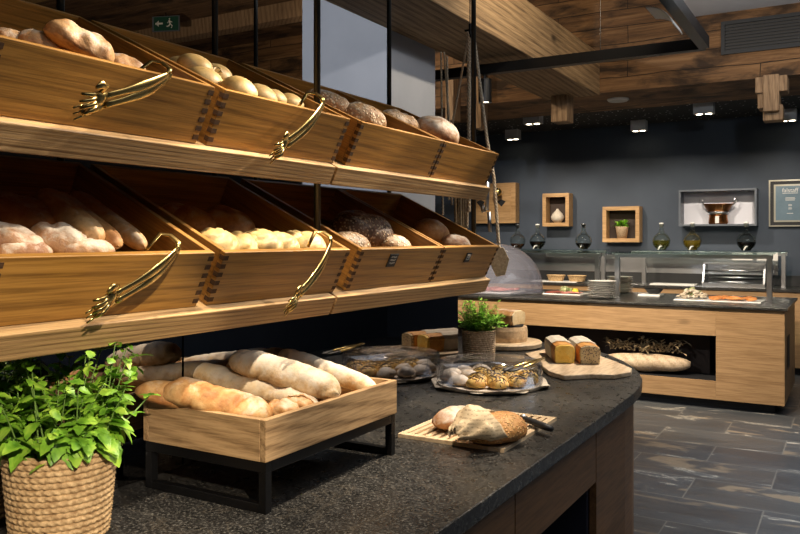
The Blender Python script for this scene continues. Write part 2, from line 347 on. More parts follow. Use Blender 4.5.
# ------------------------------------------------------------------ the island
def outline(off=0.0):
    pts=[(-.61,-1.2),(-.61,2.3),(-.613,2.56),(-.625,2.70),(-.65,2.83),(-.69,2.95),(-.74,3.07),(-.81,3.20),(-.893,3.325),(-.98,3.425),(-1.09,3.51),(-1.22,3.57),(-1.37,3.605),(-1.5,3.612)]
    r=[]
    c=V((-1.5,2.4))
    for x,y in pts:
        d=V((x,y))-c
        if y<=2.3: r.append((x-off,y))
        else:
            n=V((max(d.x,0)/.9**2,max(d.y,0)/1.21**2)); n=n.normalized() if n.length>0 else V((1,0)); r.append((x-n.x*off,y-n.y*off))
    return r
def full(off):
    p=outline(off); return p+[(-3.0-x,y) for x,y in reversed(p[:-1])]
top=M().prism(full(0),.865,.90)
tag(top.build('stone_worktop','stone',bevel=.003),'dark speckled stone worktop with a rounded end on the bread island','worktop')
isl=thing('island_base','oak island base with an open navy niche under the dark stone top','counter',(-1.5,1.2,0))
p=outline(.03)
pts=[q for q in p if q[1]>2.22]
def strip(m,a,b,z0,z1,th=.02):
    m.box(a[0]-th,a[0],a[1],b[1],z0,z1)
seg=[(-.64,2.222)]+pts
mm=M(); n=len(seg)
inner=[(x-(.02 if i<4 else .014),y-(.0 if i<4 else .014)) for i,(x,y) in enumerate(seg)]
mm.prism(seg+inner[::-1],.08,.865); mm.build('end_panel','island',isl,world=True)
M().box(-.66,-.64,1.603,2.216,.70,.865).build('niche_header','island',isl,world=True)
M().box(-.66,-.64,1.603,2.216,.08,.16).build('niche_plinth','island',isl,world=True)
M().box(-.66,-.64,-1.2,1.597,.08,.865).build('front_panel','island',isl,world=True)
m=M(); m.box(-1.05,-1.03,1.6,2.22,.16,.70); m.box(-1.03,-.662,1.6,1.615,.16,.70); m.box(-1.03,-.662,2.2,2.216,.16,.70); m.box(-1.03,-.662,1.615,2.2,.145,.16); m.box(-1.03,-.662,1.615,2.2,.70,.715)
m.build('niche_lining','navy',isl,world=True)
q=full(.12); M().prism(q,0,.08).build('plinth','dark',isl,world=True)
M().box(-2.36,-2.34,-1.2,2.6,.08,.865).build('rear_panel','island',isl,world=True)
for y0,y1,w in ((-.6,1.234,'by the big mint pot'),(1.24,2.61,'running on to the small herb pot')):
    solo('mirror_panel',M().box(-1.282,-1.27,y0,y1,.901,1.22),'mirror','black mirror glass panel under the lower bread shelf, '+w,'mirror panel')

# ------------------------------------------------------------------ bread shelf
A=rad(26); SA,CA=math.sin(A),math.cos(A); ROWZ={'upper':1.579,'lower':1.270}; XF=-1.08
def crate_mat(row,y0): return Matrix.Translation((XF,y0,ROWZ[row]))@Matrix.Rotation(A,4,'Y')
rack=thing('bread_rack','black steel bread rack with two tiers of wooden ledges above the stone worktop','rack',(-1.3,1.3,.9))
def tube1(name,pts,r,mt='pole',parent=rack): return M().tube(pts,r,12).build(name,mt,parent,world=True,smooth=True)
for x,y in ((-1.146,1.562),(-1.135,2.455),(-1.485,1.09),(-1.485,1.562),(-1.475,2.455),(-2.11,2.455)):
    tube1('pole',[(x,y,1.215),(x,y,3.66)],.0085)
for row,z in ROWZ.items():
    for y0,y1 in ((-.4,1.522),(1.530,2.432)):
        T=Matrix.Translation((XF,0,z))@Matrix.Rotation(A,4,'Y')
        M().box(-.05,.022,y0,y1,-.048,-.001,T=T).build('ledge','ledge',rack,world=True,bevel=.002)
    for xx,w in ((-.10,'front'),(-.38,'back')):
        M().box(xx,xx+.025,-.4,2.44,-.012,-.001,T=T).build('rail','black',rack,world=True)
    # cross arms below each pole pair
    for y in (1.09,1.562,2.447):
        M().box(-.46,-.051,y-.008,y+.008,-.036,-.0125,T=T).build('arm','black',rack,world=True)
CR=[('far_out',.205,.42),('rustic',.655,.43),('rolls',1.112,.425),('seed',1.588,.437),('end',2.032,.40)]
CL={('upper','far_out'):'wooden crate cut by the photo edge, before the rustic loaves','x':''}
WHAT={('upper','far_out'):'upper tier crate beside the rustic loaves, only its corner showing',('upper','rustic'):'sloping wooden crate of rustic loaves on the upper tier',('upper','rolls'):'sloping wooden crate of pale round rolls on the upper tier',
('upper','seed'):'sloping wooden crate of seeded loaves on the upper tier',('upper','end'):'sloping wooden crate with one big floury loaf, at the roped end of upper tier',
('lower','far_out'):'lower tier crate beside the baguettes, only its corner showing',('lower','rustic'):'sloping wooden crate of floury loaves and baguettes on the lower tier',('lower','rolls'):'sloping wooden crate of swirled rolls on the lower tier',
('lower','seed'):'sloping wooden crate of dark rye loaves with a black price card, lower tier',('lower','end'):'sloping wooden crate with price card, at the roped end of the lower tier'}
CRATE={}
D=.427; H=.114; TH=.013
for row in ROWZ:
    for key,y0,w in CR:
        t=thing('bread_crate',WHAT[(row,key)],'crate',(XF,y0,ROWZ[row]),(0,A,0),'bread crates on the rack'); CRATE[(row,key)]=t
        M().box(-TH,0,0,w,0,H).build('front_panel','crate',t,bevel=.0015)
        M().box(-D,-D+TH,0,w,0,H).build('back_panel','crate',t,bevel=.0015)
        for a,b in ((0,TH),(w-TH,w)): M().box(-D+TH+.0003,-TH-.0003,a,b,0,H).build('side_panel','crate_side',t,bevel=.001)
        M().box(-D+TH+.0003,-TH-.0003,TH+.0003,w-TH-.0003,.001,.010).build('base_panel','crate_side',t)
        for e in (0,1):
            m=M()
            for k in range(6):
                z=.008+k*.0178; a,b=(-.0004,.0135) if e==0 else (w-.0135,w+.0004)
                m.box(-TH+.002,.0006,a,b,z,z+.0095)
            m.build('dovetail_joint','endgrain',t)
        if row=='lower' and key in('seed','end'):
            yy=.165 if key=='seed' else .185; s=.021 if key=='seed' else .018
            c=M().box(.0008,.0028,yy-s,yy+s,.062,.062+s*1.75).build('price_card','dark',t); 
            m=M()
            for i in range(3):
                for k in range(4):
                    a=yy-s*.62+k*s*.32; z=.062+s*(1.35-.42*i)+.001*math.sin(k*2+i)
                    m.tube([(.0032,a,z-.002),(.0033,a+.002,z+.0025),(.0033,a+.0045,z-.001),(.0032,a+.006,z+.002)],.0006,4)
            m.build('chalk_writing','paper',c)

# ------------------------------------------------------------------ bread
def loaf_mesh(Ln,W,Hh,seed=0,p=2.5,flat=.55,amp=.06,fr=2.2,scores=(),spiral=0,twist=(0,0,0),fold=(0,0,0),bend=0.0,taper=0.0,nu=34,nv=26):
    m=M(); off=V((seed*7.31,seed*3.7,seed*1.9))
    def groove(x,y,top):
        g=0.0
        for (cx,cy,ang,ln,wd) in scores:
            dx=(x-cx)*math.cos(ang)+(y-cy)*math.sin(ang); dy=-(x-cx)*math.sin(ang)+(y-cy)*math.cos(ang)
            if abs(dx)<ln: g=max(g,math.exp(-(dy/wd)**2)*(1-(dx/ln)**2))
        if spiral:
            th=math.atan2(y,x); rr=math.hypot(x,y)
            g=max(g,(.5+.5*math.cos(spiral*(th+2.0*rr)))**5*min(1,rr*2)*(1 if rr<.9 else max(0,1-(rr-.9)*8)))
        return g*top
    def fn(i,j):
        t=-math.cos(PI*i/(nu-1)); a=2*PI*j/nv
        r=(max(0,1-abs(t)**p))**(1/2.0)
        r*=1-taper*t
        ca,sa=math.cos(a),math.sin(a)
        k=1+amp*noise.noise(V((t*1.3*fr*Ln/max(W,.01)*.6,ca*r*fr*.6,sa*r*fr*.6))+off)*1.6+amp*.4*noise.noise(V((t*4*fr,ca*r*fr*2,sa*r*fr*2))+off)
        if twist[0]: k*=1+twist[0]*math.cos(twist[1]*a+twist[2]*t)
        if fold[0]:
            ph=(fold[1]*a+fold[2]*t)/2+.6*noise.noise(V((t*3,ca,seed))); q=abs(math.sin(ph)); k*=1+fold[0]*(min(1,q*2.4)**.7-.92)*(.75+.5*math.cos(2*a+t*3))
        g=groove(t,ca*r,max(0,min(1,sa*2)))
        k*=1-.22*g
        z=Hh/2*r*sa*k
        if sa<0: z*=flat
        return V((Ln/2*t*(1+.03*noise.noise(V((ca,sa,seed))))-0.0,W/2*r*ca*k+bend*(t*t-.4),z+Hh/2*flat))
    m.grid(fn,nu,nv,closev=True); bmesh.ops.remove_doubles(m.bm,verts=m.bm.verts,dist=1e-5)
    return m
def loaf(name,mt,label,pos,Rm,group,cat='bread',**kw):
    o=loaf_mesh(**kw).build(name,mt,smooth=True)
    o.location=pos; o.rotation_euler=Rm.to_euler(); return tag(o,label,cat,group)
TILT=Matrix.Rotation(A,3,'Y'); NRM=V((SA,0,CA))
def in_crate(row,px,py,zl,Hh,yaw,pitch=0,roll=0):
    """where a loaf lies: centre zl above the crate floor, at the sight line of the photo"""
    r=sight(px,py); o=V((XF,0,ROWZ[row])); t=(NRM.dot(o)+zl-NRM.dot(EYE))/NRM.dot(r); c=EYE+r*t
    Rm=TILT@Matrix.Rotation(rad(yaw),3,'Z')@Matrix.Rotation(rad(pitch),3,'Y')@Matrix.Rotation(rad(roll),3,'X')
    return c-Rm@V((0,0,Hh*.5)),Rm
DIAG=lambda n,ang=.9,wd=.10: tuple((-.7+1.4*(i+.5)/n,0,ang,.75,wd) for i in range(n))
UL='loaves in the upper tier'; LL='loaves in the lower tier'
def put(row,px,py,zl,name,mt,label,Ln,W,Hh,yaw,pitch=0,roll=0,**kw):
    pos,Rm=in_crate(row,px,py,zl,Hh,yaw,pitch,roll)
    return loaf(name,mt,label,pos,Rm,UL if row=='upper' else LL,Ln=Ln,W=W,Hh=Hh,**kw)
S=0
def sd():
    global S; S+=1; return S
def put_end(row,px,py,zl,name,mt,label,Ln,W,Hh,yaw,**kw):
    """loaf pointing down the crate's slope: its lower end lies at the sight line"""
    pos,Rm=in_crate(row,px,py,zl,Hh,yaw); pos=pos-(Rm@V((Ln*.47,0,0)))
    return loaf(name,mt,label,pos,Rm,UL if row=='upper' else LL,Ln=Ln,W=W,Hh=Hh,**kw)
RU=dict(amp=.11,p=3.4,fr=2.4)
put('upper',83,38,.120,'bread_loaf','b_rustic','big rustic loaf lying on top of the rustic pile, upper tier',.122,.072,.060,62,8,0,seed=sd(),**RU)
put('upper',46,44,.090,'bread_loaf','b_rustic','rustic loaf showing between the crate corner and the big top loaf',.098,.07,.06,68,0,0,seed=sd(),**RU)
put('upper',18,39,.082,'bread_loaf','b_rustic','rustic loaf barely above the rim by the crate corner, upper tier',.085,.065,.05,80,0,0,seed=sd(),**RU)
put('upper',86,58,.086,'bread_loaf','b_rustic','small rustic loaf wedged under the big loaf at the rim',.085,.06,.05,80,0,0,seed=sd(),**RU)
put('upper',126,64,.090,'bread_loaf','b_rustic','rustic loaf at the tongs end of the rustic crate',.085,.07,.056,75,0,0,seed=sd(),**RU)
for i,(px,py,zl,d,lab) in enumerate([(185,64,.105,.076,'pale round roll against the divider at the back of the roll pile'),(197,62,.122,.078,'topmost pale round roll in the upper tier pile'),(205,75,.105,.088,'large pale round roll at the rim beside the dovetail'),
 (219,71,.115,.072,'pale round roll behind the large one at the rim'),(241,85,.115,.082,'big pale round roll raised mid-pile in the upper crate'),(262,92,.100,.082,'pale round roll at the rim below the raised big one'),(249,95,.085,.08,'pale round roll half sunk at the rim, mid crate'),
 (275,95,.098,.068,'small pale round roll beside the last two rolls'),(292,100,.098,.074,'pale round roll next to the brass tongs, upper tier'),(306,107,.085,.066,'last pale round roll in the crate corner by the thick pole')]):
    put('upper',px,py,zl,'bread_roll','b_pale',lab,d,d*.95,d*.70,40*i,0,0,seed=sd(),amp=.03,p=2.2,nu=24,nv=24)
put('upper',330,99,.108,'bread_loaf','b_seed','seeded loaf behind the thick pole, upper tier',.155,.085,.075,70,0,0,seed=sd(),amp=.08)
put('upper',366,113,.105,'bread_loaf','b_seed','seeded loaf with pale grains at the rim, upper tier',.165,.09,.085,78,0,0,seed=sd(),amp=.08)
put('upper',401,119,.108,'bread_loaf','b_seed','seeded loaf with a dark split, next to the crate divider',.165,.10,.085,74,0,0,seed=sd(),amp=.08,scores=((.0,0,.3,.8,.14),))
put('upper',439,127,.125,'bread_loaf','b_floury','single big floury loaf in the roped end crate, upper tier',.165,.13,.105,62,0,0,seed=sd(),amp=.06,p=2.4)
# lower tier, loaves
put('lower',22,207,.075,'bread_loaf','b_brown','big dark loaf at the back of the floury pile',.15,.10,.07,55,0,0,seed=sd(),amp=.08,scores=DIAG(3))
put('lower',46,205,.060,'bread_loaf','b_brown','shaded loaf behind the thick baguette end',.10,.07,.05,40,0,0,seed=sd(),amp=.08)
put('lower',12,236,.088,'bread_loaf','b_floury','floury loaf at the crate corner, lower tier',.105,.075,.062,58,0,0,seed=sd(),amp=.1,scores=((.1,0,.3,.8,.16),))
put('lower',60,234,.088,'bread_loaf','b_floury','twisted floury loaf mid-crate under the dark loaf',.098,.072,.062,68,0,0,seed=sd(),amp=.1,fold=(.2,1,6),scores=((.1,.1,.25,.9,.16),))
put('lower',26,247,.082,'bread_loaf','b_floury','low floury roll half hidden behind the rim by the corner',.09,.05,.045,80,0,0,seed=sd(),amp=.1)
put('lower',90,246,.082,'bread_loaf','b_floury','low floury loaf at the rim below the baguette ends',.10,.045,.045,82,0,0,seed=sd(),amp=.1)
BG=dict(amp=.03,p=6,flat=.8)
put_end('lower',98,237,.089,'baguette','b_baguette','thick pale baguette with rounded end above the floury loaves',.20,.054,.052,-4,seed=sd(),scores=DIAG(4,.5),**BG)
put_end('lower',118,243,.084,'baguette','b_gold','golden baguette between the thick one and the last one',.22,.042,.042,-3,seed=sd(),scores=DIAG(4,.5),**BG)
put_end('lower',143,244,.080,'baguette','b_baguette','slim baguette beside the crate divider behind the tongs',.24,.040,.040,-2,seed=sd(),scores=DIAG(4,.5),**BG)
for px,py,zl,d,lab in [(183,213,.066,.10,'shaded brown roll in the corner behind the divider'),(195,216,.072,.105,'shaded brown roll on top at the back, beside another'),(231,218,.072,.13,'wide shaded brown roll at the back of the swirled rolls')]:
    put('lower',px,py,zl,'bread_roll','b_gold',lab,d,d*.9,d*.6,30,0,0,seed=sd(),amp=.04,scores=((0,0,.2,.9,.12),))
for i,(px,py,zl,d,lab) in enumerate([(220,238,.102,.090,'pale swirled roll against the divider at the rim'),(243,242,.088,.088,'pale swirled roll low at the rim, second from the divider'),(257,237,.098,.075,'pale roll tucked behind the swirled rolls'),
 (266,238,.102,.088,'pale swirled roll in the middle of the lower rim'),(283,240,.098,.088,'pale swirled roll next to the middle one'),(298,237,.095,.062,'small pale roll peeping out behind the last swirled rolls'),(311,240,.098,.090,'pale swirled roll by the hanging tongs, lower tier')]):
    put('lower',px,py,zl,'bread_roll','b_pale',lab,d,d*.96,d*.70,25+50*i,0,12*math.sin(i*2.1),seed=sd(),amp=.03,p=2.2,spiral=5,nu=30,nv=30)
put('lower',366,224,.100,'bread_loaf','b_rye','big dark rye loaf in the lower tier crate',.205,.135,.115,72,0,0,seed=sd(),amp=.08,p=2.8)
put('lower',353,240,.090,'bread_loaf','b_seed','seeded loaf in front of the rye loaf, by the divider',.125,.08,.065,75,0,0,seed=sd(),amp=.08)
put('lower',397,242,.085,'bread_loaf','b_seed','seeded loaf low at the rim above the price card',.11,.08,.065,75,0,0,seed=sd(),amp=.08)
put('lower',434,227,.095,'bread_loaf','b_gold','tan pointed loaf standing in the lower end crate',.125,.10,.09,50,0,0,seed=sd(),amp=.06,p=2.2)
put('lower',458,241,.090,'bread_loaf','b_floury','floury loaf at the rim of the lower end crate',.125,.08,.065,76,0,0,seed=sd(),amp=.08)

# ------------------------------------------------------------------ brass tongs hung on the crate rims
def tongs(row,pv,tip,label,sp=.0045):
    x0=-1.018; P0=at(*pv,X=x0); T0=at(*tip,X=x0+.006+.03*0)
    a=(T0-P0); Ln=a.length; a.normalize(); out=V((CA,0,-SA)); out=(out-a*out.dot(a)).normalized(); side=a.cross(out).normalized()
    o=thing('serving_tongs',label,'tongs',P0,group='brass tongs on the crate rims')
    for s,nm in ((1,'fork_arm'),(-1,'spoon_arm')):
        m=M(); pts=[];rs=[]
        for i in range(15):
            t=i/14; f=t*Ln*.74
            pts.append(P0+a*f+out*(.012+.010*math.sin(PI*t))+side*s*(.003+sp*math.sin(PI*.5*t)))
            rs.append(.0058+.0040*math.sin(PI*min(1,t*1.3))*(1 if t<.77 else .7))
        m.tube(pts,rs,10,flat=.38,up=out)
        e=pts[-1]
        if s>0:
            m.tube([e-a*.006,e+a*.010,e+a*.022],[.005,.013,.010],12,flat=.4,up=out)
            for k in range(4):
                d=(k-1.5)*.0075
                m.tube([e+a*.014+side*d*.8,e+a*(.032)+side*d*1.15+out*.004,e+a*(.052-.004*abs(k-1.5))+side*d*1.5-out*.002],[.0042,.004,.002],8,flat=.7,up=out)
            m.tube([e+a*.012+side*.006,e+a*.002+side*.017+out*.004,e+a*.014+side*.025+out*.008,e+a*.026+side*.024+out*.008],[.0045,.007,.0075,.003],10,flat=.55,up=out)
        else:
            m.tube([e-a*.004,e+a*.012-out*.006,e+a*.034-out*.008,e+a*.046-out*.004],[.005,.010,.011,.004],12,flat=.35,up=out)
            for k in range(3):
                d=(k-1)*.0075
                m.tube([e+a*.028+side*d-out*.008,e+a*(.056)+side*d*1.3-out*.010],[.0032,.0016],8,flat=.7,up=out)
        m.build(nm,'brass',o,world=True,smooth=True)
    m=M()
    rim=[P0+side*.006+out*.012,P0-a*.010+out*.006+side*.008,P0-a*.012-out*.012+V((0,0,.012)),P0-a*.006-out*.030+V((0,0,.010))+side*.002,P0+a*.03-out*.03+V((0,0,.004))-side*.002]
    m.tube(rim,[.0045,.005,.005,.0048,.004],10,flat=.45,up=side)
    m.tube([P0+side*.005+out*.012,P0-a*.006+out*.011,P0-side*.005+out*.012],.0045,10,flat=.5,up=out)
    m.build('bow','brass',o,world=True,smooth=True)
tongs('upper',(163,74),(74,108),'brass hand-shaped tongs hung on the crate of rustic loaves')
tongs('upper',(318,103),(268,157),'brass tongs hung on the upper crate of pale round rolls')
tongs('lower',(172,248),(86,313),'brass hand-shaped tongs hung on the crate with the baguettes')
tongs('lower',(326,242),(283,311),'brass tongs hung on the lower crate of swirled rolls')

# ------------------------------------------------------------------ ropes and hooks at the rack's end
def rope(label,pts,r=.0055):
    P=[V(p) for p in pts]; Q=[]
    for i in range(len(P)-1):
        n=max(2,int((P[i+1]-P[i]).length/.006)); Q+= [P[i].lerp(P[i+1],k/n) for k in range(n)]
    Q.append(P[-1]); m=M(); L_=0
    for s in range(3):
        q=[]; L_=0
        for i,p in enumerate(Q):
            a=L_/.0060*.9+s*2*PI/3; L_+=.006
            d=(Q[min(i+1,len(Q)-1)]-Q[max(i-1,0)]).normalized(); u=d.cross(V((.3,.9,.1))).normalized(); w=u.cross(d)
            q.append(p+u*math.cos(a)*r*.5+w*math.sin(a)*r*.5)
        m.tube(q,r*.55,5)
    return solo('jute_rope',m,'rope',label,'rope','ropes hanging at the end of the rack',smooth=True)
YR=2.53
hook=solo('rope_hook',M().tube([at(470,24,Y=YR),at(470,34,Y=YR),at(472,38,Y=YR)],.005).tube([at(470,30,Y=YR)-V((.02,0,0)),at(470,30,Y=YR)+V((.02,0,0))],.004).tube([at(470,24,Y=YR),V((at(470,24,Y=YR).x,YR,3.66))],.002),'black','small black hook hung from the ceiling, holding the thick ropes','hook')
rope('thick jute rope hanging straight beside the end pole',[at(468.5,32,Y=YR),at(469,212,Y=YR)],.0075)
rope('second thick jute rope, doubled behind the straight one',[at(471,33,Y=YR+.03),at(467,228,Y=YR+.03)],.006)
rope('jute rope slanting away from the hook towards the floury loaf',[at(469,33,Y=YR+.02),at(451,132,Y=YR+.02),at(452,205,Y=YR+.02)],.0045)
rope('jute rope running down past the crate end to the burlap tag',[at(474,38,Y=YR),at(487,140,Y=YR),at(494,178,Y=YR),at(499,248,Y=YR)],.0065)
for i,(a,b,w) in enumerate((((441,52),(443,215),'against the grey column'),((444,52),(456,210),'crossing the others beside the column'),((447,56),(449,200),'third from the column'))):
    rope('thin jute rope '+w,[at(*a,Y=2.75),at(*b,Y=2.75)],.0042)
m=M(); c=at(499.5,262,Y=YR); 
hexp=[(-.024,.045),(.012,.052),(.034,.010),(.020,-.045),(-.012,-.052),(-.030,-.01)]
T=Matrix.Translation(c)@Matrix(((RT.x,-FW.x,0,0),(RT.y,-FW.y,0,0),(0,0,1,0),(0,0,0,1)))@Matrix.Rotation(PI/2,4,'X')
m.prism(hexp,-.004,.004,T=T); solo('burlap_tag',m,'burlap','woven burlap tag hanging at the rope end by the lower tier','tag',bevel=.002)
m=M()
for i in range(5):
    a=at(455+i*2.6,186,Y=2.62+.01*(i%2)); b=at(456+i*2.4,230,Y=2.62+.01*(i%2)); m.tube([a,b],.0058,8)
solo('burlap_strip',m,'burlap','woven burlap strip hanging between the two tiers at the rack end','burlap strip')
hk=thing('hanging_utensil','small steel hinged utensil hanging beside the end rope','utensil',at(488,205,Y=2.50))
M().tube([at(488,182,Y=2.5),at(487,210,Y=2.5)],.011,12,flat=.5).build('body','steel',hk,world=True,smooth=True)
M().tube([at(489,212,Y=2.5),at(490,232,Y=2.5)],.0065,10).build('spout','steel',hk,world=True,smooth=True)
M().tube([at(482,205,Y=2.5),at(484,212,Y=2.5)],.008,10).build('catch','steel',hk,world=True,smooth=True)
M().tube([at(489,183,Y=2.5),V((-1.135,2.455,1.60))],.002,6).build('hanger_wire','black',hk,world=True)

# ------------------------------------------------------------------ loaf box on its stand
bx=(-1.228,-.918); by=(1.095,1.555); Z0=.90
st=thing('box_stand','low black steel stand under the wooden loaf box','stand',((bx[0]+bx[1])/2,(by[0]+by[1])/2,Z0))
w=.017
for y in (by[0],by[1]-w):
    M().box(bx[0],bx[1],y,y+w,Z0+.074,Z0+.094).build('crossbar','black',st,world=True,bevel=.001)
    M().box(bx[0]+w,bx[1]-w,y,y+w,Z0,Z0+.016).build('foot_bar','black',st,world=True,bevel=.001)
    for x in (bx[0],bx[1]-w): M().box(x,x+w,y,y+w,Z0,Z0+.074).build('leg','black',st,world=True,bevel=.001)
for x in (bx[0],bx[1]-w): M().box(x,x+w,by[0]+w,by[1]-w,Z0+.074,Z0+.094).build('side_bar','black',st,world=True,bevel=.001)
ZB=Z0+.0945; ZT=ZB+.077
wb=thing('loaf_box','oak box full of big loaves on a black stand','box',((bx[0]+bx[1])/2,(by[0]+by[1])/2,ZB))
e=.003
M().box(bx[1]-.014+e,bx[1]+e,by[0]-e,by[1]+e,ZB,ZT).build('front_panel','oakbox',wb,world=True,bevel=.0015)
M().box(bx[0]-e,bx[0]+.014-e,by[0]-e,by[1]+e,ZB,ZT).build('back_panel','oakbox',wb,world=True,bevel=.0015)
for y in (by[0]-e,by[1]-.014+e): M().box(bx[0]+.0115,bx[1]-.0115,y,y+.014,ZB,ZT).build('end_panel','oakboxx',wb,world=True,bevel=.001)
M().box(bx[0]+.0115,bx[1]-.0115,by[0]+.0115,by[1]-.0115,ZB,ZB+.01).build('base_panel','oakbox',wb,world=True)
G='big loaves in the oak box'
def bl(px0,px1,z,name,mt,label,W,Hh,**kw):
    a=at(*px0,Z=z[0]); b=at(*px1,Z=z[1]); d=b-a; Ln=d.length; x=d.normalized(); y=V((0,0,1)).cross(x).normalized(); zz=x.cross(y)
    Rm=Matrix((x,y,zz)).transposed(); c=(a+b)/2
    loaf(name,mt,label,c-zz*Hh*.5*.8,Rm,G,Ln=Ln,W=W,Hh=Hh,seed=sd(),**kw)
TW=dict(p=5,amp=.05,nu=70,nv=34)
bl((136,387),(215,402),(1.106,1.075),'bread_loaf','b_gold','loaf with pointed end poking out over the box corner',.075,.062,p=2.3,amp=.06)
bl((163,386),(272,414),(1.108,1.060),'bread_loaf','b_gold','tan twisted loaf lying along the near end of the box',.080,.072,fold=(.24,1,9),**TW)
bl((189,367),(318,405),(1.105,1.060),'bread_loaf','b_white','pale loaf between the tan twisted loaf and the white ones',.066,.06,fold=(.2,1,9),**TW)
bl((215,362),(336,400),(1.10,1.055),'bread_loaf','b_gold','golden loaf low down between the pale loaves',.066,.06,fold=(.2,1,9),**TW)
bl((232,356),(340,390),(1.140,1.085),'bread_loaf','b_white','big white twisted loaf on top of the box pile',.084,.078,fold=(.22,1,11),**TW)
bl((279,352),(376,388),(1.105,1.055),'bread_loaf','b_white','slimmer white twisted loaf along the mirror side of the box',.062,.056,fold=(.22,1,12),**TW)
for px,py,lab in ((255,408,'small golden knot end at the near corner of the box'),(298,402,'small golden knot end at the middle of the box rim'),(282,406,'small golden knot between the two other knots at the box rim')):
    c=at(px,py,Z=1.068); loaf('bread_loaf','b_gold',lab,c-V((0,0,.026)),Matrix.Rotation(1.0+px,3,'Z'),G,Ln=.072,W=.05,Hh=.05,seed=sd(),amp=.16)

# ------------------------------------------------------------------ potted plants
def basket(parent,r0,r1,h,rows,mt,name='basket',strands=46):
    m=M(); per=8; nu=rows*per; nv=strands*5
    def fn(i,j):
        t=i/(nu-1); a=2*PI*j/nv; row=i//per; u=(i%per)/per
        r=r0+(r1-r0)*t**.8+.0050*max(0,math.sin(PI*u))**.6+.0013*math.sin(strands*a+u*5.0+row*1.7)+.0008*noise.noise(V((a*3,row,0)))
        return V((r*math.cos(a),r*math.sin(a),h*t))
    m.grid(fn,nu,nv,closev=True)
    m.lathe([(r1-.012,h),(r1-.016,h*.75),(r0-.01,.006),(.001,.004)],40)
    m.lathe([(.001,0),(r0,0.0)],40)
    m.build(name,mt,parent,smooth=True)
    M().lathe([(.001,h*.86),(r1-.015,h*.86)],32).build('soil','soil',parent)
def leaf(m,T,Ln,W,serr=.12,fold=.25,curl=.3,nu=9):
    rows=[]
    for i in range(nu):
        t=i/(nu-1); w=W*.5*math.sin(PI*min(1,t**.75))**.8*(1+serr*(1 if i%2 else -1)*(0<i<nu-1)); z=-curl*Ln*t*t
        rows.append([m.bm.verts.new(T@V((Ln*t,s*w,z+fold*abs(s)*w-(.06*Ln*math.sin(PI*abs(s)) if 0 else 0)))) for s in (-1,-.5,0,.5,1)])
    for i in range(nu-1):
        for j in range(4): m.face([rows[i][j],rows[i+1][j],rows[i+1][j+1],rows[i][j+1]])
def dirmat(p,d,up=V((0,0,1)),roll=0):
    x=d.normalized(); y=up.cross(x); y=y.normalized() if y.length>1e-3 else V((0,1,0)); z=x.cross(y)
    return Matrix.Translation(p)@Matrix(((x.x,y.x,z.x,0),(x.y,y.y,z.y,0),(x.z,y.z,z.z,0),(0,0,0,1)))@Matrix.Rotation(roll,4,'X')
pot=thing('potted_mint','leafy green mint plant in a coiled seagrass pot on the worktop','plant',(-1.158,.850,.90)); pot.scale=(.93,.93,.98)
basket(pot,.078,.093,.152,15,'seagrass','seagrass_pot',40)
R2=random.Random(5); stems=M(); fol=M()
for s in range(60):
    az=R2.uniform(0,2*PI); r=.075*math.sqrt(R2.random()); b=V((r*math.cos(az),r*math.sin(az),.13)); sp=R2.uniform(.012,.085); hh=R2.uniform(.08,.215)*(1 if sp<.07 else .72)
    az2=az+R2.uniform(-.5,.5); e=b+V((sp*math.cos(az2),sp*math.sin(az2),hh))
    if e.x<-.105: e.x=-.105+ (e.x+.105)*.1
    mid=b.lerp(e,.5)+V((0,0,.025)); pts=[]
    for k in range(7):
        t=k/6; pts.append(b*(1-t)**2+mid*2*t*(1-t)+e*t*t)
    stems.tube(pts,[.0018-.0009*k/6 for k in range(7)],5)
    for k in range(1,7):
        p=pts[k]; sz=(.018+.017*R2.random())*(1.15-.5*k/6 if k<6 else .55)
        base=R2.uniform(0,PI)+k*PI/2
        for q in (0,PI):
            d=V((math.cos(base+q),math.sin(base+q),R2.uniform(-.6,.5)))
            if p.x+d.x*sz<-.112: continue
            leaf(fol,dirmat(p,d,roll=R2.uniform(-.5,.5)),sz*1.25,sz*.95,.10,R2.uniform(-.2,.45),R2.uniform(.1,.55))
# low leaves that spill over the rim towards the room
for s in range(36):
    az=R2.uniform(-2.0,1.4); r=R2.uniform(.07,.10); p=V((r*math.cos(az),r*math.sin(az),.16+R2.uniform(0,.03)))
    d=V((math.cos(az),math.sin(az),R2.uniform(-.9,.3))); sz=R2.uniform(.022,.038)
    leaf(fol,dirmat(p,d,roll=R2.uniform(-.4,.4)),sz*1.3,sz,.12,.3,.4)
# the sprig that rises towards the shelf
sp=[V((.02,.03,.15)),V((.0,.06,.24)),V((-.01,.095,.305)),V((.01,.125,.315)),V((.035,.145,.29))]
stems.tube(sp,.0016,5)
for k,p in enumerate(sp[1:]):
    for q in range(3):
        leaf(fol,dirmat(p,V((math.cos(k+q*2.1),math.sin(k+q*2.1),.3))),.03,.016,.1,.2,.3)
sp=[V((.04,.06,.15)),V((.05,.12,.19)),V((.045,.165,.215))]
stems.tube(sp,.0015,5)
for k,p in enumerate(sp):
    for q in range(4): leaf(fol,dirmat(p,V((math.cos(k+q*1.6),math.sin(k+q*1.6),.3))),.024,.013,.1,.2,.3)
stems.build('stems','stem',pot,smooth=True); fol.build('foliage','mint',pot,smooth=True,recalc=False)
hp=at(473.5,361,Z=.90); hp=V((hp.x+.01,hp.y+.03,.90))
herb=thing('potted_herb','feathery green herb in a small woven pot beside the pastries','plant',hp)
basket(herb,.060,.064,.125,15,'wicker','woven_pot',34)
stems=M(); fol=M()
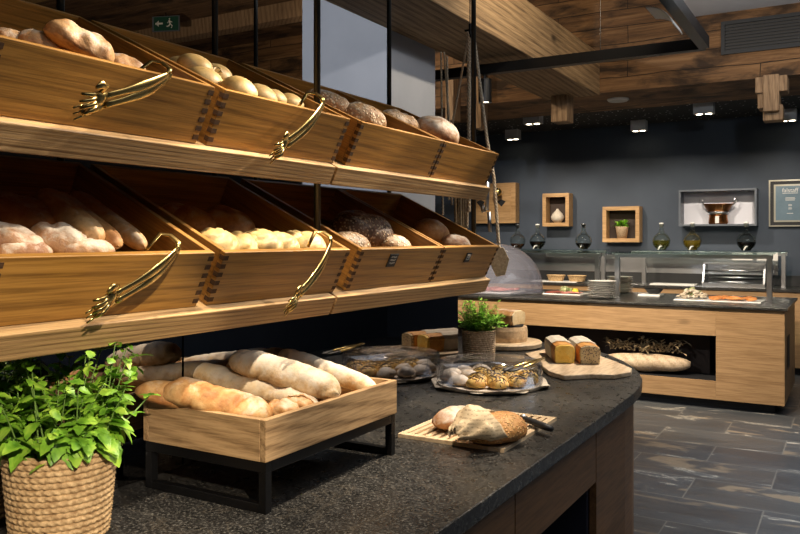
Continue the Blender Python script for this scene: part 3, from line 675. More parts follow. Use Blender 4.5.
for s in range(110):
    az=R2.uniform(0,2*PI); b=V((.045*math.cos(az)*R2.random(),.045*math.sin(az)*R2.random(),.11)); sp=R2.uniform(.0,.095); hh=R2.uniform(.03,.12)*(1.1 if sp<.06 else .75)
    e=b+V((sp*math.cos(az),sp*math.sin(az),hh)); mid=b.lerp(e,.5)+V((0,0,.02))
    for k in range(9):
        t=k/8; p=b*(1-t)**2+mid*2*t*(1-t)+e*t*t
        if k:
            stems.tube([q,p],.0008,4)
            for j in range(3):
                th=R2.uniform(0,2*PI); leaf(fol,dirmat(p,V((math.cos(th),math.sin(th),R2.uniform(0,.9)))),R2.uniform(.014,.024),R2.uniform(.006,.010),0,.2,.3,5)
        q=p
stems.build('stems','stem',herb); fol.build('foliage','herb',herb,smooth=True,recalc=False)
p0=V((.0,.01,.12)); sprig=M()
for j in range(12):
    p=p0+V((-.004*j*.3,.002*j,.009*j+.03))
    for q in range(2): th=R2.uniform(0,6.28); leaf(sprig,dirmat(p,V((math.cos(th),math.sin(th),.6))),.014,.006,0,.2,.2,5)
sprig.tube([p0,p0+V((-.014,.024,.14))],.001,4); sprig.build('sprig','herb',herb,recalc=False)

# ------------------------------------------------------------------ pastries under a clear lid
dc=V((-1.075,2.452,.90)); DR=.180
m=M()
def pf(i,j):
    a=2*PI*j/72; r=[.0,.10,.185,.197+.008*math.sin(5*a)+.007*math.sin(9*a+1)][i]
    return dc+V((r*math.cos(a) if r*math.cos(a)>-.188 else -.188,r*math.sin(a),.0035+(.010 if i==3 else 0)*(.5+.5*math.sin(7*a+2))+.001*i))
m.grid(pf,4,72,closev=True); m.grid(lambda i,j:pf(3-i,j)-V((0,0,.0025)),4,72,closev=True)
solo('baking_paper',m,'linen','crinkled beige paper under the clear pastry lid','paper',smooth=True)
solo('serving_slab',M().lathe([(.001,.007),(.176,.007),(.178,.011),(.176,.0115),(.001,.0115)],56,dc),'linen','thin pale round tray on the crinkled paper','tray',smooth=False)
lid=M(); ZL=.082
lid.lathe([(DR,.0125),(DR,ZL-.006),(DR-.006,ZL),(.001,ZL),(.001,ZL-.003),(DR-.008,ZL-.003),(DR-.003,ZL-.008),(DR-.003,.0125),(DR,.0125)],72,dc)
solo('clear_lid',lid,'clear','low clear round lid over the little pastries','lid',smooth=True)
pp=[]; R3=random.Random(3)
for ring,(rr,n,ph) in enumerate(((.0,1,0),(.068,6,.3),(.134,12,.1))):
    for k in range(n):
        a=2*PI*k/n+ph; pp.append((rr*math.cos(a),rr*math.sin(a)))
pp.sort(key=lambda q:q[1]-q[0])
proto={}
for i,(x,y) in enumerate(pp):
    sug=(x*RT.x+y*RT.y)<-.062 or (abs(x+.09)<.05 and y>.08)
    key='sugar' if sug else 'drizzle'
    r=.070
    scr=x*RT.x+y*RT.y; dep=x*FW.x+y*FW.y
    if key not in proto:
        o=loaf_mesh(r,r*.98,.050,seed=sd(),amp=.14 if sug else .07,p=2.2,flat=.45,nu=26,nv=24).build('pastry','b_sugar' if sug else 'b_choux',smooth=True); proto[key]=o
        if not sug:
            m=M()
            for k in range(5):
                yy=-.024+.012*k; pts=[]
                for j in range(12):
                    xx=-.028+.056*j/11; q=max(0,1-(xx/.033)**2-((yy+.006*math.sin(j*1.4+k))/.0325)**2)
                    pts.append((xx,yy+.006*math.sin(j*1.4+k),.0125+.0253*math.sqrt(q)))
                m.tube(pts,.0013,6)
            m.build('chocolate_drizzle','choc',o,smooth=True)
    else: o=proto[key]
    loc=dc+V((x,y,.0120)); rz=R3.uniform(0,6.28)
    pos=('front ' if dep<-.09 else 'middle ' if dep<.04 else 'back ')
    label='%s pastry, %s in %sarc under the clear lid'%('sugar-dusted' if sug else 'chocolate-drizzled',ORD(min(11,sum(1 for a,b in pp[:i] if (('front ' if a*FW.x+b*FW.y<-.09 else 'middle ' if a*FW.x+b*FW.y<.04 else 'back ')==pos)))),pos)
    if o.users_collection and 'label' not in o.keys():
        o.location=loc; o.rotation_euler=(0,0,rz); tag(o,label,'pastry','pastries under the clear lid')
    else: dup(o,loc,(0,0,rz),label)
tg=thing('pastry_tongs','gold tongs with dark tips lying on the clear lid','tongs',dc+V((.05,.06,ZL)))
P0=at(544,358,Z=.90+ZL+.012); P1=at(506,371,Z=.90+ZL+.008); ax=(P1-P0).normalized(); sd_=ax.cross(V((0,0,1)))
for s in (1,-1): M().tube([P0+sd_*.002*s,P0.lerp(P1,.4)+sd_*s*.012,P0.lerp(P1,.72)+sd_*s*.016],[.005,.007,.006],8,flat=.5).build('arm','brass',tg,world=True,smooth=True)
for s in (1,-1): M().tube([P0.lerp(P1,.72)+sd_*s*.016,P0.lerp(P1,.9)+sd_*s*.014,P1+sd_*s*.008],[.007,.011,.005],10,flat=.4).build('tip','dark',tg,world=True,smooth=True)

# ------------------------------------------------------------------ crumb board, two loaves, paper, knife
gx=(-.990,-.704); gy=(1.690,2.062); g=.009
m=M(); fr=.017
m.box(gx[0],gx[1],gy[0],gy[0]+fr,.90,.90+g); m.box(gx[0],gx[1],gy[1]-fr,gy[1],.90,.90+g)
m2=[]
cb=thing('crumb_board','pale slatted crumb board on the worktop','board',((gx[0]+gx[1])/2,(gy[0]+gy[1])/2,.90))
m.box(gx[0],gx[0]+fr,gy[0]+fr,gy[1]-fr,.90,.90+g); m.box(gx[1]-fr,gx[1],gy[0]+fr,gy[1]-fr,.90,.90+g)
m.build('frame','pale',cb,world=True)
ns=11; pitch=(gx[1]-gx[0]-2*fr)/ns; m=M()
for i in range(ns):
    x=gx[0]+fr+pitch*(i+.5); 
    M().box(x-pitch*.27,x+pitch*.27,gy[0]+fr,gy[1]-fr,.9035,.90+g-.0005).build('slat','pale',cb,world=True)
M().box(gx[0]+fr,gx[1]-fr,gy[0]+fr,gy[1]-fr,.9003,.9032).build('crumb_tray','trunk',cb,world=True)
zb=.90+g
c1=at(461,416,Z=zb+.03); d1=RT*.74+FW*.62
loaf('bread_loaf','b_flourbrown','brown loaf with a floured scored top on the slatted board',V((c1.x,c1.y,zb-.001)),Matrix.Rotation(math.atan2(d1.y,d1.x),3,'Z'),'loaves on the crumb board',Ln=.175,W=.105,Hh=.075,seed=sd(),p=2.4,amp=.05,scores=((.1,.1,.35,.8,.22),))
c2=at(496,425,Z=zb+.04); d2=RT*.80+FW*.50
rz2=math.atan2(d2.y,d2.x)
loaf('bread_loaf','b_sun','seeded golden loaf half wrapped in newsprint paper on the slatted board',V((c2.x,c2.y,zb-.001)),Matrix.Rotation(rz2,3,'Z'),'loaves on the crumb board',Ln=.165,W=.115,Hh=.092,seed=99,p=2.8,amp=.04)
def wrap(i,j):
    t=i/17; a=-.5+(PI+1.0)*j/29; x=-.022-.105*t-.030*math.sin(a)*(1-t)
    k=1.04 if t<.4 else max(.22,1.04-(t-.4)*1.2)
    cr=.006*noise.noise(V((x*60,a*3,.3)))*(.3+t*1.2)+.004*math.sin(a*9+x*70)*t
    ry=.0575*k+.002; rz=.066*k+.002
    q=max(.0015,.036*1+rz*math.sin(a)*(1 if math.sin(a)>0 else .45)*.78+cr*1.2)
    if t>.35: q=max(.0015,q*(1-.25*(t-.35)))
    return V((x,math.cos(a)*(ry+cr),q))
m=M(); m.grid(wrap,18,30)
o=m.build('newsprint_wrap','news',loc=(c2.x,c2.y,zb),rot=(0,0,rz2),smooth=True)
md=o.modifiers.new('thick','SOLIDIFY'); md.thickness=.0012; md.offset=1
tag(o,'crumpled newsprint paper sleeve around the end of the seeded loaf','paper')
kn=thing('bread_knife','black-handled bread knife lying on the slatted board','knife',at(535,422,Z=zb))
ka=at(523,418,Z=zb+.012); kb=at(551,429,Z=zb+.012); kd=(kb-ka).normalized()
M().tube([ka,ka.lerp(kb,.3),ka.lerp(kb,.75),kb],[.009,.010,.0115,.009],12,flat=.8).build('handle','dark',kn,world=True,smooth=True)
sx=V((-kd.y,kd.x,0))
bl_=M(); t0=ka-kd*.16
bl_.prism([(0,-.012),(.16,-.013),(.16,.010),(.02,.012)],-.0008,.0008,T=dirmat(V((t0.x,t0.y,zb+.004)),V((kd.x,kd.y,.03))))
bl_.build('blade','steel',kn,world=True)
M().tube([ka-kd*.004,ka+kd*.006],.0095,12).build('bolster','steel',kn,world=True,smooth=True)

# ------------------------------------------------------------------ rough board with loaf cakes
poly=[at(px,py,Z=.9185) for px,py in ((525,353),(536,361),(549,371),(564,375.5),(590,374),(614,374.5),(631,371.5),(632,368),(618,362),(603,356.5),(585,351.5),(560,347),(545,349))]
pc=sum(poly,V())/len(poly)
o=M().prism([(q.x-pc.x,q.y-pc.y) for q in poly],0,.018).build('cutting_board','rough',loc=(pc.x,pc.y,.9005),bevel=.004)
tag(o,'rough-edged pale board under the two loaf cakes','board')
def cake(px,py,front,label):
    c=at(px,py,Z=.9187); fwd=V((-.46,.888,0)).normalized(); 
    t=thing('loaf_cake',label,'cake',(c.x,c.y,.9187),(0,0,math.atan2(fwd.y,fwd.x)),'loaf cakes on the rough board')
    W=.080; Hc=.070
    prof=[(-W*.46,0),(W*.46,0),(W*.5,Hc*.72),(W*.44,Hc*.92),(W*.2,Hc*1.03),(-W*.2,Hc*1.03),(-W*.44,Hc*.92),(-W*.5,Hc*.72)]
    def ext(x0,x1,s,nm,mt,zo=0.0):
        m=M(); T=Matrix(((0,0,1,0),(1,0,0,0),(0,1,0,0),(0,0,0,1)))
        m.prism([(y*s,z*s+zo) for y,z in prof],x0,x1,T=T); return m.build(nm,mt,t,bevel=.003)
    ext(0,.014,.97,'cut_face',front); ext(.0142,.275,1.0,'crust','cakecrust')
    m=M()
    for i in range(1):
        pr=[(y*1.05+0,max(z*1.035,.002)) for y,z in prof[1:]+prof[:1]]
        m.grid(lambda i,j:V((.085+.18*i/5+.004*math.sin(j*2.3+i),pr[j][0]*(1+.02*math.sin(i*2)),pr[j][1]+.001*math.sin(i*3+j))),6,8)
    o=m.build('paper_wrap','linen',t); md=o.modifiers.new('t','SOLIDIFY'); md.thickness=.001; md.offset=1
cake(565,363.5,'cakey','yellow loaf cake wrapped in paper on the rough board')
cake(590.5,364.5,'cakep','poppy seed loaf cake wrapped in paper, beside the yellow one')
solo('round_board',M().lathe([(.001,0),(.150,0),(.162,.006),(.165,.022),(.160,.028),(.001,.028)],56,(-1.385,3.350,.9005)),'pale','pale round wooden board behind the herb pot','board',smooth=False)
sl=thing('tree_slice','thick slice of tree trunk standing on the pale round board','tree slice',(-1.385,3.34,.929))
m=M(); m.grid(lambda i,j:V(((.100-.004*(i in(0,4)))*(1+.05*noise.noise(V((math.cos(2*PI*j/40)*1.3,math.sin(2*PI*j/40)*1.3,2))))*math.cos(2*PI*j/40),(.100-.004*(i in(0,4)))*(1+.05*noise.noise(V((math.cos(2*PI*j/40)*1.3,math.sin(2*PI*j/40)*1.3,2))))*math.sin(2*PI*j/40),.068*i/4)),5,40,closev=True,capu=True)
m.build('trunk_slice','trunk',sl,smooth=False)
solo('slate_plate',M().lathe([(.001,.0),(.060,0),(.064,.008),(.060,.009),(.001,.004)],32,(-1.36,3.335,.9975)),'dark','small dark plate on the tree slice','plate',smooth=True)
hb=thing('half_loaf','cut half loaf with pale crumb lying on the small dark plate','bread',(-1.375,3.335,1.0025),(0,0,YAW-.75))
m=M(); prof=[(-.048,.002),(.048,.002),(.056,.030),(.052,.058),(.02,.070),(-.03,.068),(-.055,.05),(-.056,.02)]
T=Matrix(((0,0,1,0),(1,0,0,0),(0,1,0,0),(0,0,0,1))); m.prism(prof,-.075,.060,T=T); m.build('crust','b_gold',hb,bevel=.008)
M().prism([(y*.93,.003+z*.95) for y,z in prof],.0602,.068,T=T).build('crumb','b_crumb',hb,bevel=.003)

# ------------------------------------------------------------------ buffet
bf=thing('buffet_cabinet','long oak buffet cabinet with a dark open niche','cabinet',(-2.2,7.4,0))
X0,X1,Y0,Y1=-4.3,-.47,6.80,8.02; NX0,NX1,NZ0,NZ1=-3.9,-.975,.23,.60
M().box(X0,NX1,Y0,Y0+.02,NZ1,.828).build('top_panel','cabinet',bf,world=True)
M().box(X0,NX1,Y0,Y0+.02,.08,NZ0).build('bottom_panel','cabinet',bf,world=True)
M().box(NX1+.001,X1,Y0,Y0+.02,.08,.828).build('front_panel','cabinet',bf,world=True)
M().box(X0,NX0,Y0,Y0+.02,NZ0,NZ1).build('blank_panel','cabinet',bf,world=True)
M().box(X1-.02,X1,Y0+.021,Y1,.08,.828).build('side_panel','cabinet',bf,world=True)
M().box(X0,X1-.021,Y1-.02,Y1,.08,.828).build('rear_panel','cabinet',bf,world=True)
m=M(); m.box(NX0,NX1-.10,Y0+.36,Y0+.38,NZ0,NZ1); m.build('niche_back','brown',bf,world=True)
m=M(); m.box(NX0,NX1,Y0+.02,Y0+.55,NZ0-.02,NZ0); m.box(NX0,NX1,Y0+.02,Y0+.55,NZ1,NZ1+.02); m.box(NX1,NX1+.02,Y0+.02,Y0+.55,NZ0,NZ1); m.box(NX0-.02,NX0,Y0+.02,Y0+.55,NZ0,NZ1); m.box(NX0,NX1,Y0+.55,Y0+.57,NZ0,NZ1)
m.build('niche_lining','dark',bf,world=True)
M().box(X0+.1,X1-.08,Y0+.10,Y1-.1,0,.08).build('plinth','dark',bf,world=True)
M().box(-.466,-.462,7.05,7.25,.33,.60).build('side_grille','dark',bf,world=True)
solo('buffet_worktop',M().box(-4.35,-.447,6.775,8.05,.8285,.85),'stone','dark stone worktop of the long buffet','worktop',bevel=.003)
# log with dried plants
lg=at(648,372,Y=7.0)
m=M()
def lf(i,j):
    t=i/20; a=2*PI*j/20; e=max(.0,math.sin(PI*min(1,max(0,t*.97+.02))))**.35
    rr=e*(1+.16*noise.noise(V((t*5,math.cos(a),math.sin(a)))))
    return V((-.36+.72*t,.10*rr*math.cos(a),.085+.085*rr*math.sin(a)*(1 if math.sin(a)<0 else .8)))
m.grid(lf,21,20,closev=True,capu=True)
o=m.build('split_log','rough',loc=(-1.56,6.945,.244),rot=(0,0,.08),smooth=True); tag(o,'pale split log lying in the buffet niche','log')
R4=random.Random(8); m=M()
for k in range(60):
    x=R4.uniform(-.25,.30); b=V((x,R4.uniform(-.03,.03),.0)); e=b+V((R4.uniform(-.14,.14),R4.uniform(-.08,.05),R4.uniform(.0,.11)))
    m.tube([b,b.lerp(e,.5)+V((0,0,.03)),e],[.004,.003,.0015],5)
    for q in range(3): leaf(m,dirmat(e,V((R4.uniform(-1,1),R4.uniform(-1,1),R4.uniform(-.3,1)))),R4.uniform(.03,.06),R4.uniform(.015,.03),.1,.3,.3,5)
solo('dried_plants',m,'dry','bunch of dried twigs and leaves on the pale log','dried plants').location=(-1.57,6.945,.385)

def post(nm,x,y,z0,z1,parent,w=.022): M().box(x-w,x+w,y-w,y+w,z0,z1).build(nm,'steel',parent,world=True,bevel=.003)
def guard(label,x0,x1,yf,yb,zp,z0,posts,yp):
    t=thing('sneeze_guard',label,'sneeze guard',((x0+x1)/2,yp,z0),group='glass sneeze guards')
    for x in posts: post('post',x,yp,z0,zp-.012,t)
    M().box(x0,x1,yf,yb,zp-.010,zp).build('glass_shelf','guard',t,world=True)
    M().box(x0,x1,yp-.018,yp+.018,zp-.05,zp-.0115).build('rail','steel',t,world=True,bevel=.002)
    return t
guard('steel and glass sneeze guard at the buffet end with salmon tray below',-1.98,-.60,7.16,7.64,1.268,.8505,(-1.93,-.628),7.40)
guard('steel and glass sneeze guard above the cold cuts, beside the plate stacks',-2.63,-2.08,7.16,7.64,1.268,.8505,(-2.12,),7.40)
# back counter
bc=thing('back_counter','oak back counter along the dark wall','counter',(-1.8,9.15,0))
M().box(-4.6,.1,8.87,9.48,.08,.846).build('body','cabinet',bc,world=True)
M().box(-4.6,.1,8.95,9.45,0,.08).build('plinth','dark',bc,world=True)
M().box(-4.6,.1,8.85,9.495,.8465,.875).build('worktop','stone',bc,world=True)
M().box(-4.6,.1,9.47,9.495,.876,.99).build('dark_upstand','dark',bc,world=True)
M().box(-4.6,-.72,9.475,9.495,.991,1.20).build('steel_splashback','steel',bc,world=True)
guard('glass shelf with dark vinegar bottles above the back counter',-4.5,-2.52,8.96,9.3,1.262,.8755,(-4.4,-2.555),9.16)
gb=guard('glass shelf with oil bottles above the back counter',-2.2,-.60,8.96,9.3,1.262,.8755,(-2.06,-.635),9.05)
for x in (-1.02,-.78): M().box(x-.10,x+.10,8.945,8.957,1.165,1.245).build('sign_strip','white',gb,world=True)
# bottles
def bottle(x,fill,lm,label):
    y=9.12; z=1.2625; t=thing('oil_bottle',label,'bottle',(x,y,z),group='round bottles on the glass shelf')
    pr=[(.001,0),(.05,.003)]+[(.098*math.cos(a),.100+.098*math.sin(a)) for a in [rad(-58+14*q) for q in range(10)]]+[(.034,.202),(.023,.222),(.021,.275),(.028,.278),(.028,.290),(.020,.290)]
    M().lathe(pr,28).build('glass_body','bottle',t,smooth=True)
    fz=fill-.004; li=[(.001,.006),(.048,.008)]+[(.0945*math.cos(a),.100+.0945*math.sin(a)) for a in [rad(-56+8*q) for q in range(20)] if .100+.0945*math.sin(a)<fz]
    li+=[(math.sqrt(max(0,.0945**2-(fz-.1)**2)),fz),(.001,fz)]
    M().lathe(li,28).build('liquid',lm,t,smooth=False)
    M().lathe([(.001,.262),(.019,.262),(.019,.291),(.026,.292),(.026,.308),(.001,.312)],16).build('stopper','white' if fill>.09 else 'steel',t,smooth=True)
    M().tube([(.02,-.080,.045),(.005,-.108,.042),(-.012,-.118,.006)],.008,8).build('tap','white' if fill>.09 else 'steel',t,smooth=True)
oil=lambda n,c:glass(n,c,.0,1.3)
MT['oil1']=plain('amber oil',(.30,.20,.02),.1,0,**{'Transmission Weight':.5}); MT['oil2']=plain('green oil',(.16,.15,.02),.1,0,**{'Transmission Weight':.5}); MT['vin']=plain('dark vinegar',(.006,.004,.004),.08); MT['red']=plain('brown vinegar',(.07,.022,.008),.08)
for x,f,lm,lab in ((-3.615,.07,'red','round bottle with a little brown vinegar, beside the wooden dispenser'),(-3.355,.10,'vin','round bottle half full of dark vinegar, below the empty-vase cubby'),(-2.781,.08,'vin','round bottle of dark vinegar between the two cubbies'),
 (-1.884,.115,'oil2','round bottle of greenish oil beside the plant cubby'),(-1.551,.115,'oil1','round bottle of amber oil below the copper pan niche'),(-1.001,.10,'vin','round bottle of dark vinegar at the end below the copper pan niche')): bottle(x,f,lm,lab)
# wall boxes
def cubby(x0,x1,z0,z1,label,mt='cubby',d=.16,b=.045):
    t=thing('wall_cubby',label,'wall box',((x0+x1)/2,9.495,z0),group='oak wall boxes'); yb=9.495; yf=yb-d
    M().box(x0,x1,yf,yb,z0,z0+b).build('bottom_panel',mt,t,world=True); M().box(x0,x1,yf,yb,z1-b,z1).build('top_panel',mt,t,world=True)
    for a in (x0,x1-b): M().box(a,a+b,yf,yb,z0+b+.0005,z1-b-.0005).build('side_panel',mt,t,world=True)
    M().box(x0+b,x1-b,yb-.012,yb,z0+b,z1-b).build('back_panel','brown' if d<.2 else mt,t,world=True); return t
cubby(-3.37,-3.03,1.545,1.955,'oak wall cubby holding a small round vase')
cubby(-2.615,-2.18,1.350,1.775,'oak wall cubby holding a green plant')
z=1.5905; solo('round_vase',M().lathe([(.001,0),(.04,0),(.075,.04),(.082,.075),(.06,.115),(.025,.15),(.012,.175),(.008,.172),(.001,.16)],24,(-3.20,9.41,z)),'linen','small cream round vase in the wall cubby','vase',smooth=True)
pt=thing('potted_fern','bright green plant in a beige pot in the wall cubby','plant',(-2.40,9.41,1.3955))
M().lathe([(.001,0),(.055,0),(.075,.13),(.078,.14),(.070,.14),(.068,.12),(.001,.12)],24).build('plant_pot','wicker',pt,smooth=True)
m=M()
for k in range(60):
    th=R4.uniform(0,6.28); leaf(m,dirmat(V((R4.uniform(-.05,.05),R4.uniform(-.04,.01),.13+R4.uniform(0,.06))),V((math.cos(th),math.sin(th)*.45,R4.uniform(.2,1.0)))),R4.uniform(.055,.09),.035,.1,.2,.4,6)
m.build('foliage','herb',pt,smooth=True,recalc=False)
ds=thing('wooden_dispenser','oak wall box with brass ball knobs and dark diamond slots','dispenser',(-4.0,9.495,1.59))
M().box(-4.36,-3.74,9.36,9.495,1.59,2.11).build('body','cubby',ds,world=True,bevel=.004)
M().box(-4.31,-3.80,9.352,9.36,1.64,2.06).build('front_board','cubby',ds,world=True)
for x in (-4.22,-3.93):
    M().prism([(-.06,0),(0,-.065),(.06,0),(0,.03)],-.003,.003,T=Matrix.Translation((x,9.350,1.87))@Matrix.Rotation(PI/2,4,'X')).build('diamond_slot','dark',ds,world=True)
    k=M().tube([(x,9.352,1.985),(x,9.27,1.985)],.018,12).build('knob_stem','steel',ds,world=True)
    M().lathe([(.001,-.055)]+[(.055*math.sin(PI*i/12),-.055*math.cos(PI*i/12)) for i in range(1,12)]+[(.001,.055)],20,(x,9.23,1.985)).build('knob','brass',ds,world=True,smooth=True)
# copper pan niche
nb=thing('display_niche','grey framed wall niche with a white back showing copper ware','wall box',(-1.32,9.495,1.535))
x0,x1,z0,z1=-1.725,-.915,1.535,1.945
for nm,bxx in (('bottom_panel',(x0,x1,9.27,9.495,z0,z0+.02)),('top_panel',(x0,x1,9.27,9.495,z1-.02,z1)),('side_panel',(x0,x0+.02,9.27,9.495,z0+.0205,z1-.0205)),('side_panel',(x1-.02,x1,9.27,9.495,z0+.0205,z1-.0205))): M().box(*bxx).build(nm,'greyframe',nb,world=True)
M().box(x0+.02,x1-.02,9.485,9.495,z0+.02,z1-.02).build('back_panel',MT.setdefault('niche_white',plain('white niche back',(.62,.62,.68),.6)),nb,world=True)
MT['copper']=plain('copper',(.42,.16,.05),.25,1.0); MT['copperdark']=plain('aged copper',(.20,.085,.03),.35,1.0)
cp=thing('copper_pan','wide copper pan with two handles on a small stove in the wall niche','pan',(-1.32,9.385,1.6955)); cp.scale=(1,.58,1)
M().lathe([(.001,.0),(.11,.0),(.155,.085),(.162,.09),(.15,.085),(.105,.008),(.001,.008)],28).build('pan_body','copperdark',cp,smooth=True)
for s in (-1,1): M().tube([(s*.15,0,.07),(s*.19,0,.11),(s*.205,0,.135),(s*.175,0,.145),(s*.155,0,.09)],.006,8).build('handle','steel',cp,smooth=True)
cs=thing('copper_stove','small copper spirit stove under the wide copper pan','stove',(-1.32,9.385,1.5555)); cs.scale=(1,.8,1)
M().lathe([(.001,0),(.095,0),(.105,.02),(.095,.10),(.10,.105),(.09,.105),(.085,.02),(.001,.02)],24).build('stove_body','copper',cs,smooth=True)
M().lathe([(.07,.105),(.115,.125),(.115,.1385),(.07,.1385)],24).build('stove_rim','steel',cs,smooth=True)
M().box(-.02,.02,-.105,-.095,.01,.09).build('stove_door','white',cs)
# award
aw=thing('framed_certificate','framed blue certificate hung on the dark wall','picture',(-.55,9.495,1.53))
fx0,fx1,fz0,fz1=-.81,-.29,1.525,2.035
M().box(fx0,fx1,9.465,9.495,fz0,fz1).build('outer_frame','dark',aw,world=True,bevel=.003)
MT['gilt']=plain('pale gilt trim',(.42,.40,.33),.3,.8); MT['blue']=speck('blue grey print',(.09,.15,.20),(.17,.25,.31),2,.4)
m=M()
for q,w_ in (((fx0,fx1,fz0,fz1),.014),((fx0+.05,fx1-.05,fz0+.05,fz1-.05),.018)):
    a,b_,c_,d_=q; m.box(a,b_,9.459,9.4645,c_,c_+w_); m.box(a,b_,9.459,9.4645,d_-w_,d_); m.box(a,a+w_,9.459,9.4645,c_+w_,d_-w_); m.box(b_-w_,b_,9.459,9.4645,c_+w_,d_-w_)
m.build('trim','gilt',aw,world=True)
M().box(fx0+.068,fx1-.068,9.461,9.4645,fz0+.068,fz1-.068).build('print','blue',aw,world=True)
def text(s,size,loc,parent,mt='white',rot=(PI/2,0,0)):
    cu=bpy.data.curves.new('lettering','FONT'); cu.body=s; cu.size=size; cu.align_x='CENTER'; cu.extrude=.0006; t_=bpy.data.objects.new('lettering',cu); me=bpy.data.meshes.new_from_object(t_); bpy.data.objects.remove(t_); o=bpy.data.objects.new('lettering',me); COL.objects.link(o)
    me.materials.clear(); me.materials.append(MT[mt]); o.parent=parent; o.location=V(loc)-parent.location; o.rotation_euler=rot; return o
text('falstaff',.062,(-.60,9.460,1.90),aw)
for z,w_ in ((1.885,.075),(1.835,.045),(1.822,.05),(1.809,.045),(1.76,.016),(1.748,.018),(1.725,.016),(1.713,.018),(1.665,.03)): M().box(-.60-w_,-.60+w_,9.4600,9.4608,z,z+.006).build('text_line','white',aw,world=True)

# ------------------------------------------------------------------ crockery and food on the buffet
def plate_stack(x,y,n,r,lab,grp):
    pr=[(.001,.0),(r*.55,.0),(r*.62,.003),(r*.98,.014),(r,.0158),(r*.975,.0158),(r*.62,.0062),(.001,.005)]
    o=M().lathe(pr,36).build('plate','white',smooth=False); 
    for k in range(n):
        lb='white plate at the very top of the %s'%lab if k==n-1 else 'white plate at the foot of the %s'%lab if k==0 else 'white plate, %s from the top of the %s'%(ORD(n-1-k),lab)
        z=.8507+k*.0162
        if k==0: o.location=(x,y,z); tag(o,lb,'plate',grp)
        else: dup(o,(x,y,z),None,lb)
plate_stack(-1.98,7.03+.02,10,.130,'front plate stack','plates in the front stack')
plate_stack(-2.04,7.95-.04,10,.130,'rear plate stack','plates in the rear stack')
def platter(x,y,w,d,label,z=.8507): return solo('serving_platter',M().box(x-w/2,x+w/2,y-d/2,y+d/2,z,z+.012),'white',label,'platter','white platters on the buffet',bevel=.004)
platter(-2.43,7.40,.38,.30,'white platter of cold cuts beside the front plate stack')
platter(-1.02,7.30,.70,.34,'white platter with salad and salmon slices')
MT['ham']=speck('pink ham',(.50,.16,.14),(.62,.28,.24),30,.5); MT['salami']=speck('dark salami',(.22,.04,.03),(.42,.14,.10),40,.5); MT['salmon']=speck('orange salmon',(.65,.20,.05),(.80,.36,.12),25,.45)
MT['greens']=speck('mixed salad',(.10,.20,.03),(.55,.52,.30),40,.5); MT['egg']=plain('yellow garnish',(.75,.55,.05),.5); MT['mush']=speck('pale mushrooms',(.42,.34,.24),(.68,.60,.48),30,.6)
def slices(n,x0,x1,y0,y1,mt,label,grp,r=.045,z=.863,name='meat_slice',th=.004,cat='cold cut'):
    base=None
    for i in range(n):
        x=x0+(x1-x0)*(i+.5)/n; y=y0+(y1-y0)*((i*7)%5)/4
        pr=[(r*math.cos(a)*(1+.1*math.sin(3*a)),r*.7*math.sin(a)) for a in [2*PI*k/14 for k in range(14)]]
        lb=label%ORD(min(i,11))
        if base is None: base=M().prism(pr,0,th).build(name,mt,loc=(x,y,z),rot=(.16,0,0)); tag(base,lb,cat,grp)
        else: dup(base,(x,y,z+.0),(.16,0,i*.7),lb)
slices(7,-2.42,-2.28,7.31,7.42,'ham','pink ham slice, %s from the middle of the platter','ham slices on the platter',z=.8705)
slices(7,-2.57,-2.44,7.31,7.45,'salami','dark salami slice, %s from the far end of the platter','salami slices on the platter',z=.8705)
slices(9,-1.06,-.74,7.22,7.38,'salmon','orange salmon slice, %s from the salad','salmon slices on the platter',r=.05,z=.872,name='salmon_slice',th=.018,cat='salmon')
def heap(name,x,y,w,d,h,mt,label,n=40,z=.863,kind=True):
    m=M(); rr=random.Random(int(x*100)&255)
    for i in range(n):
        px,py=rr.uniform(-1,1),rr.uniform(-1,1)
        if px*px+py*py>1: continue
        hh=h*(1-.6*(px*px+py*py)); c=V((x+px*w/2,y+py*d/2,z+hh*rr.random()+.012)); r=rr.uniform(.012,.024)
        bmesh.ops.create_icosphere(m.bm,subdivisions=1,radius=r,matrix=Matrix.Translation(c)@Matrix.Diagonal((1,1,rr.uniform(.4,.9),1)))
    o=solo(name,m,mt,label,'salad',smooth=True); o['kind']='stuff'; return o
heap('mushroom_salad',-1.25,7.34,.24,.22,.06,'mush','heap of pale mushroom salad beside the salmon slices',90)
heap('green_garnish',-1.27,7.42,.14,.10,.09,'greens','green leaves heaped on the mushroom salad',40)
heap('cold_cut_garnish',-2.46,7.46,.12,.10,.05,'greens','green garnish on the cold cut platter',40)
solo('yellow_garnish',M().lathe([(.001,0),(.03,.0),(.034,.02),(.02,.04),(.001,.045)],14,(-2.36,7.47,.8635)),'egg','small yellow garnish on the cold cut platter','garnish',smooth=True)
bt=at(651,296,Z=.8507); solo('square_tray',M().box(bt.x-.10,bt.x+.10,bt.y-.1,bt.y+.12,.8507,.872),'white','square white tray under the dip bowl','tray',bevel=.004)
bw=thing('dip_bowl','dark bowl of herbs on the square white tray','bowl',(bt.x+.02,bt.y+.03,.8725))
M().lathe([(.001,0),(.05,0),(.085,.045),(.088,.048),(.080,.045),(.048,.006),(.001,.006)],24).build('bowl_body','dark',bw,smooth=True)
M().lathe([(.001,.042),(.04,.04),(.076,.036)],20).build('herb_filling','greens',bw,smooth=True)
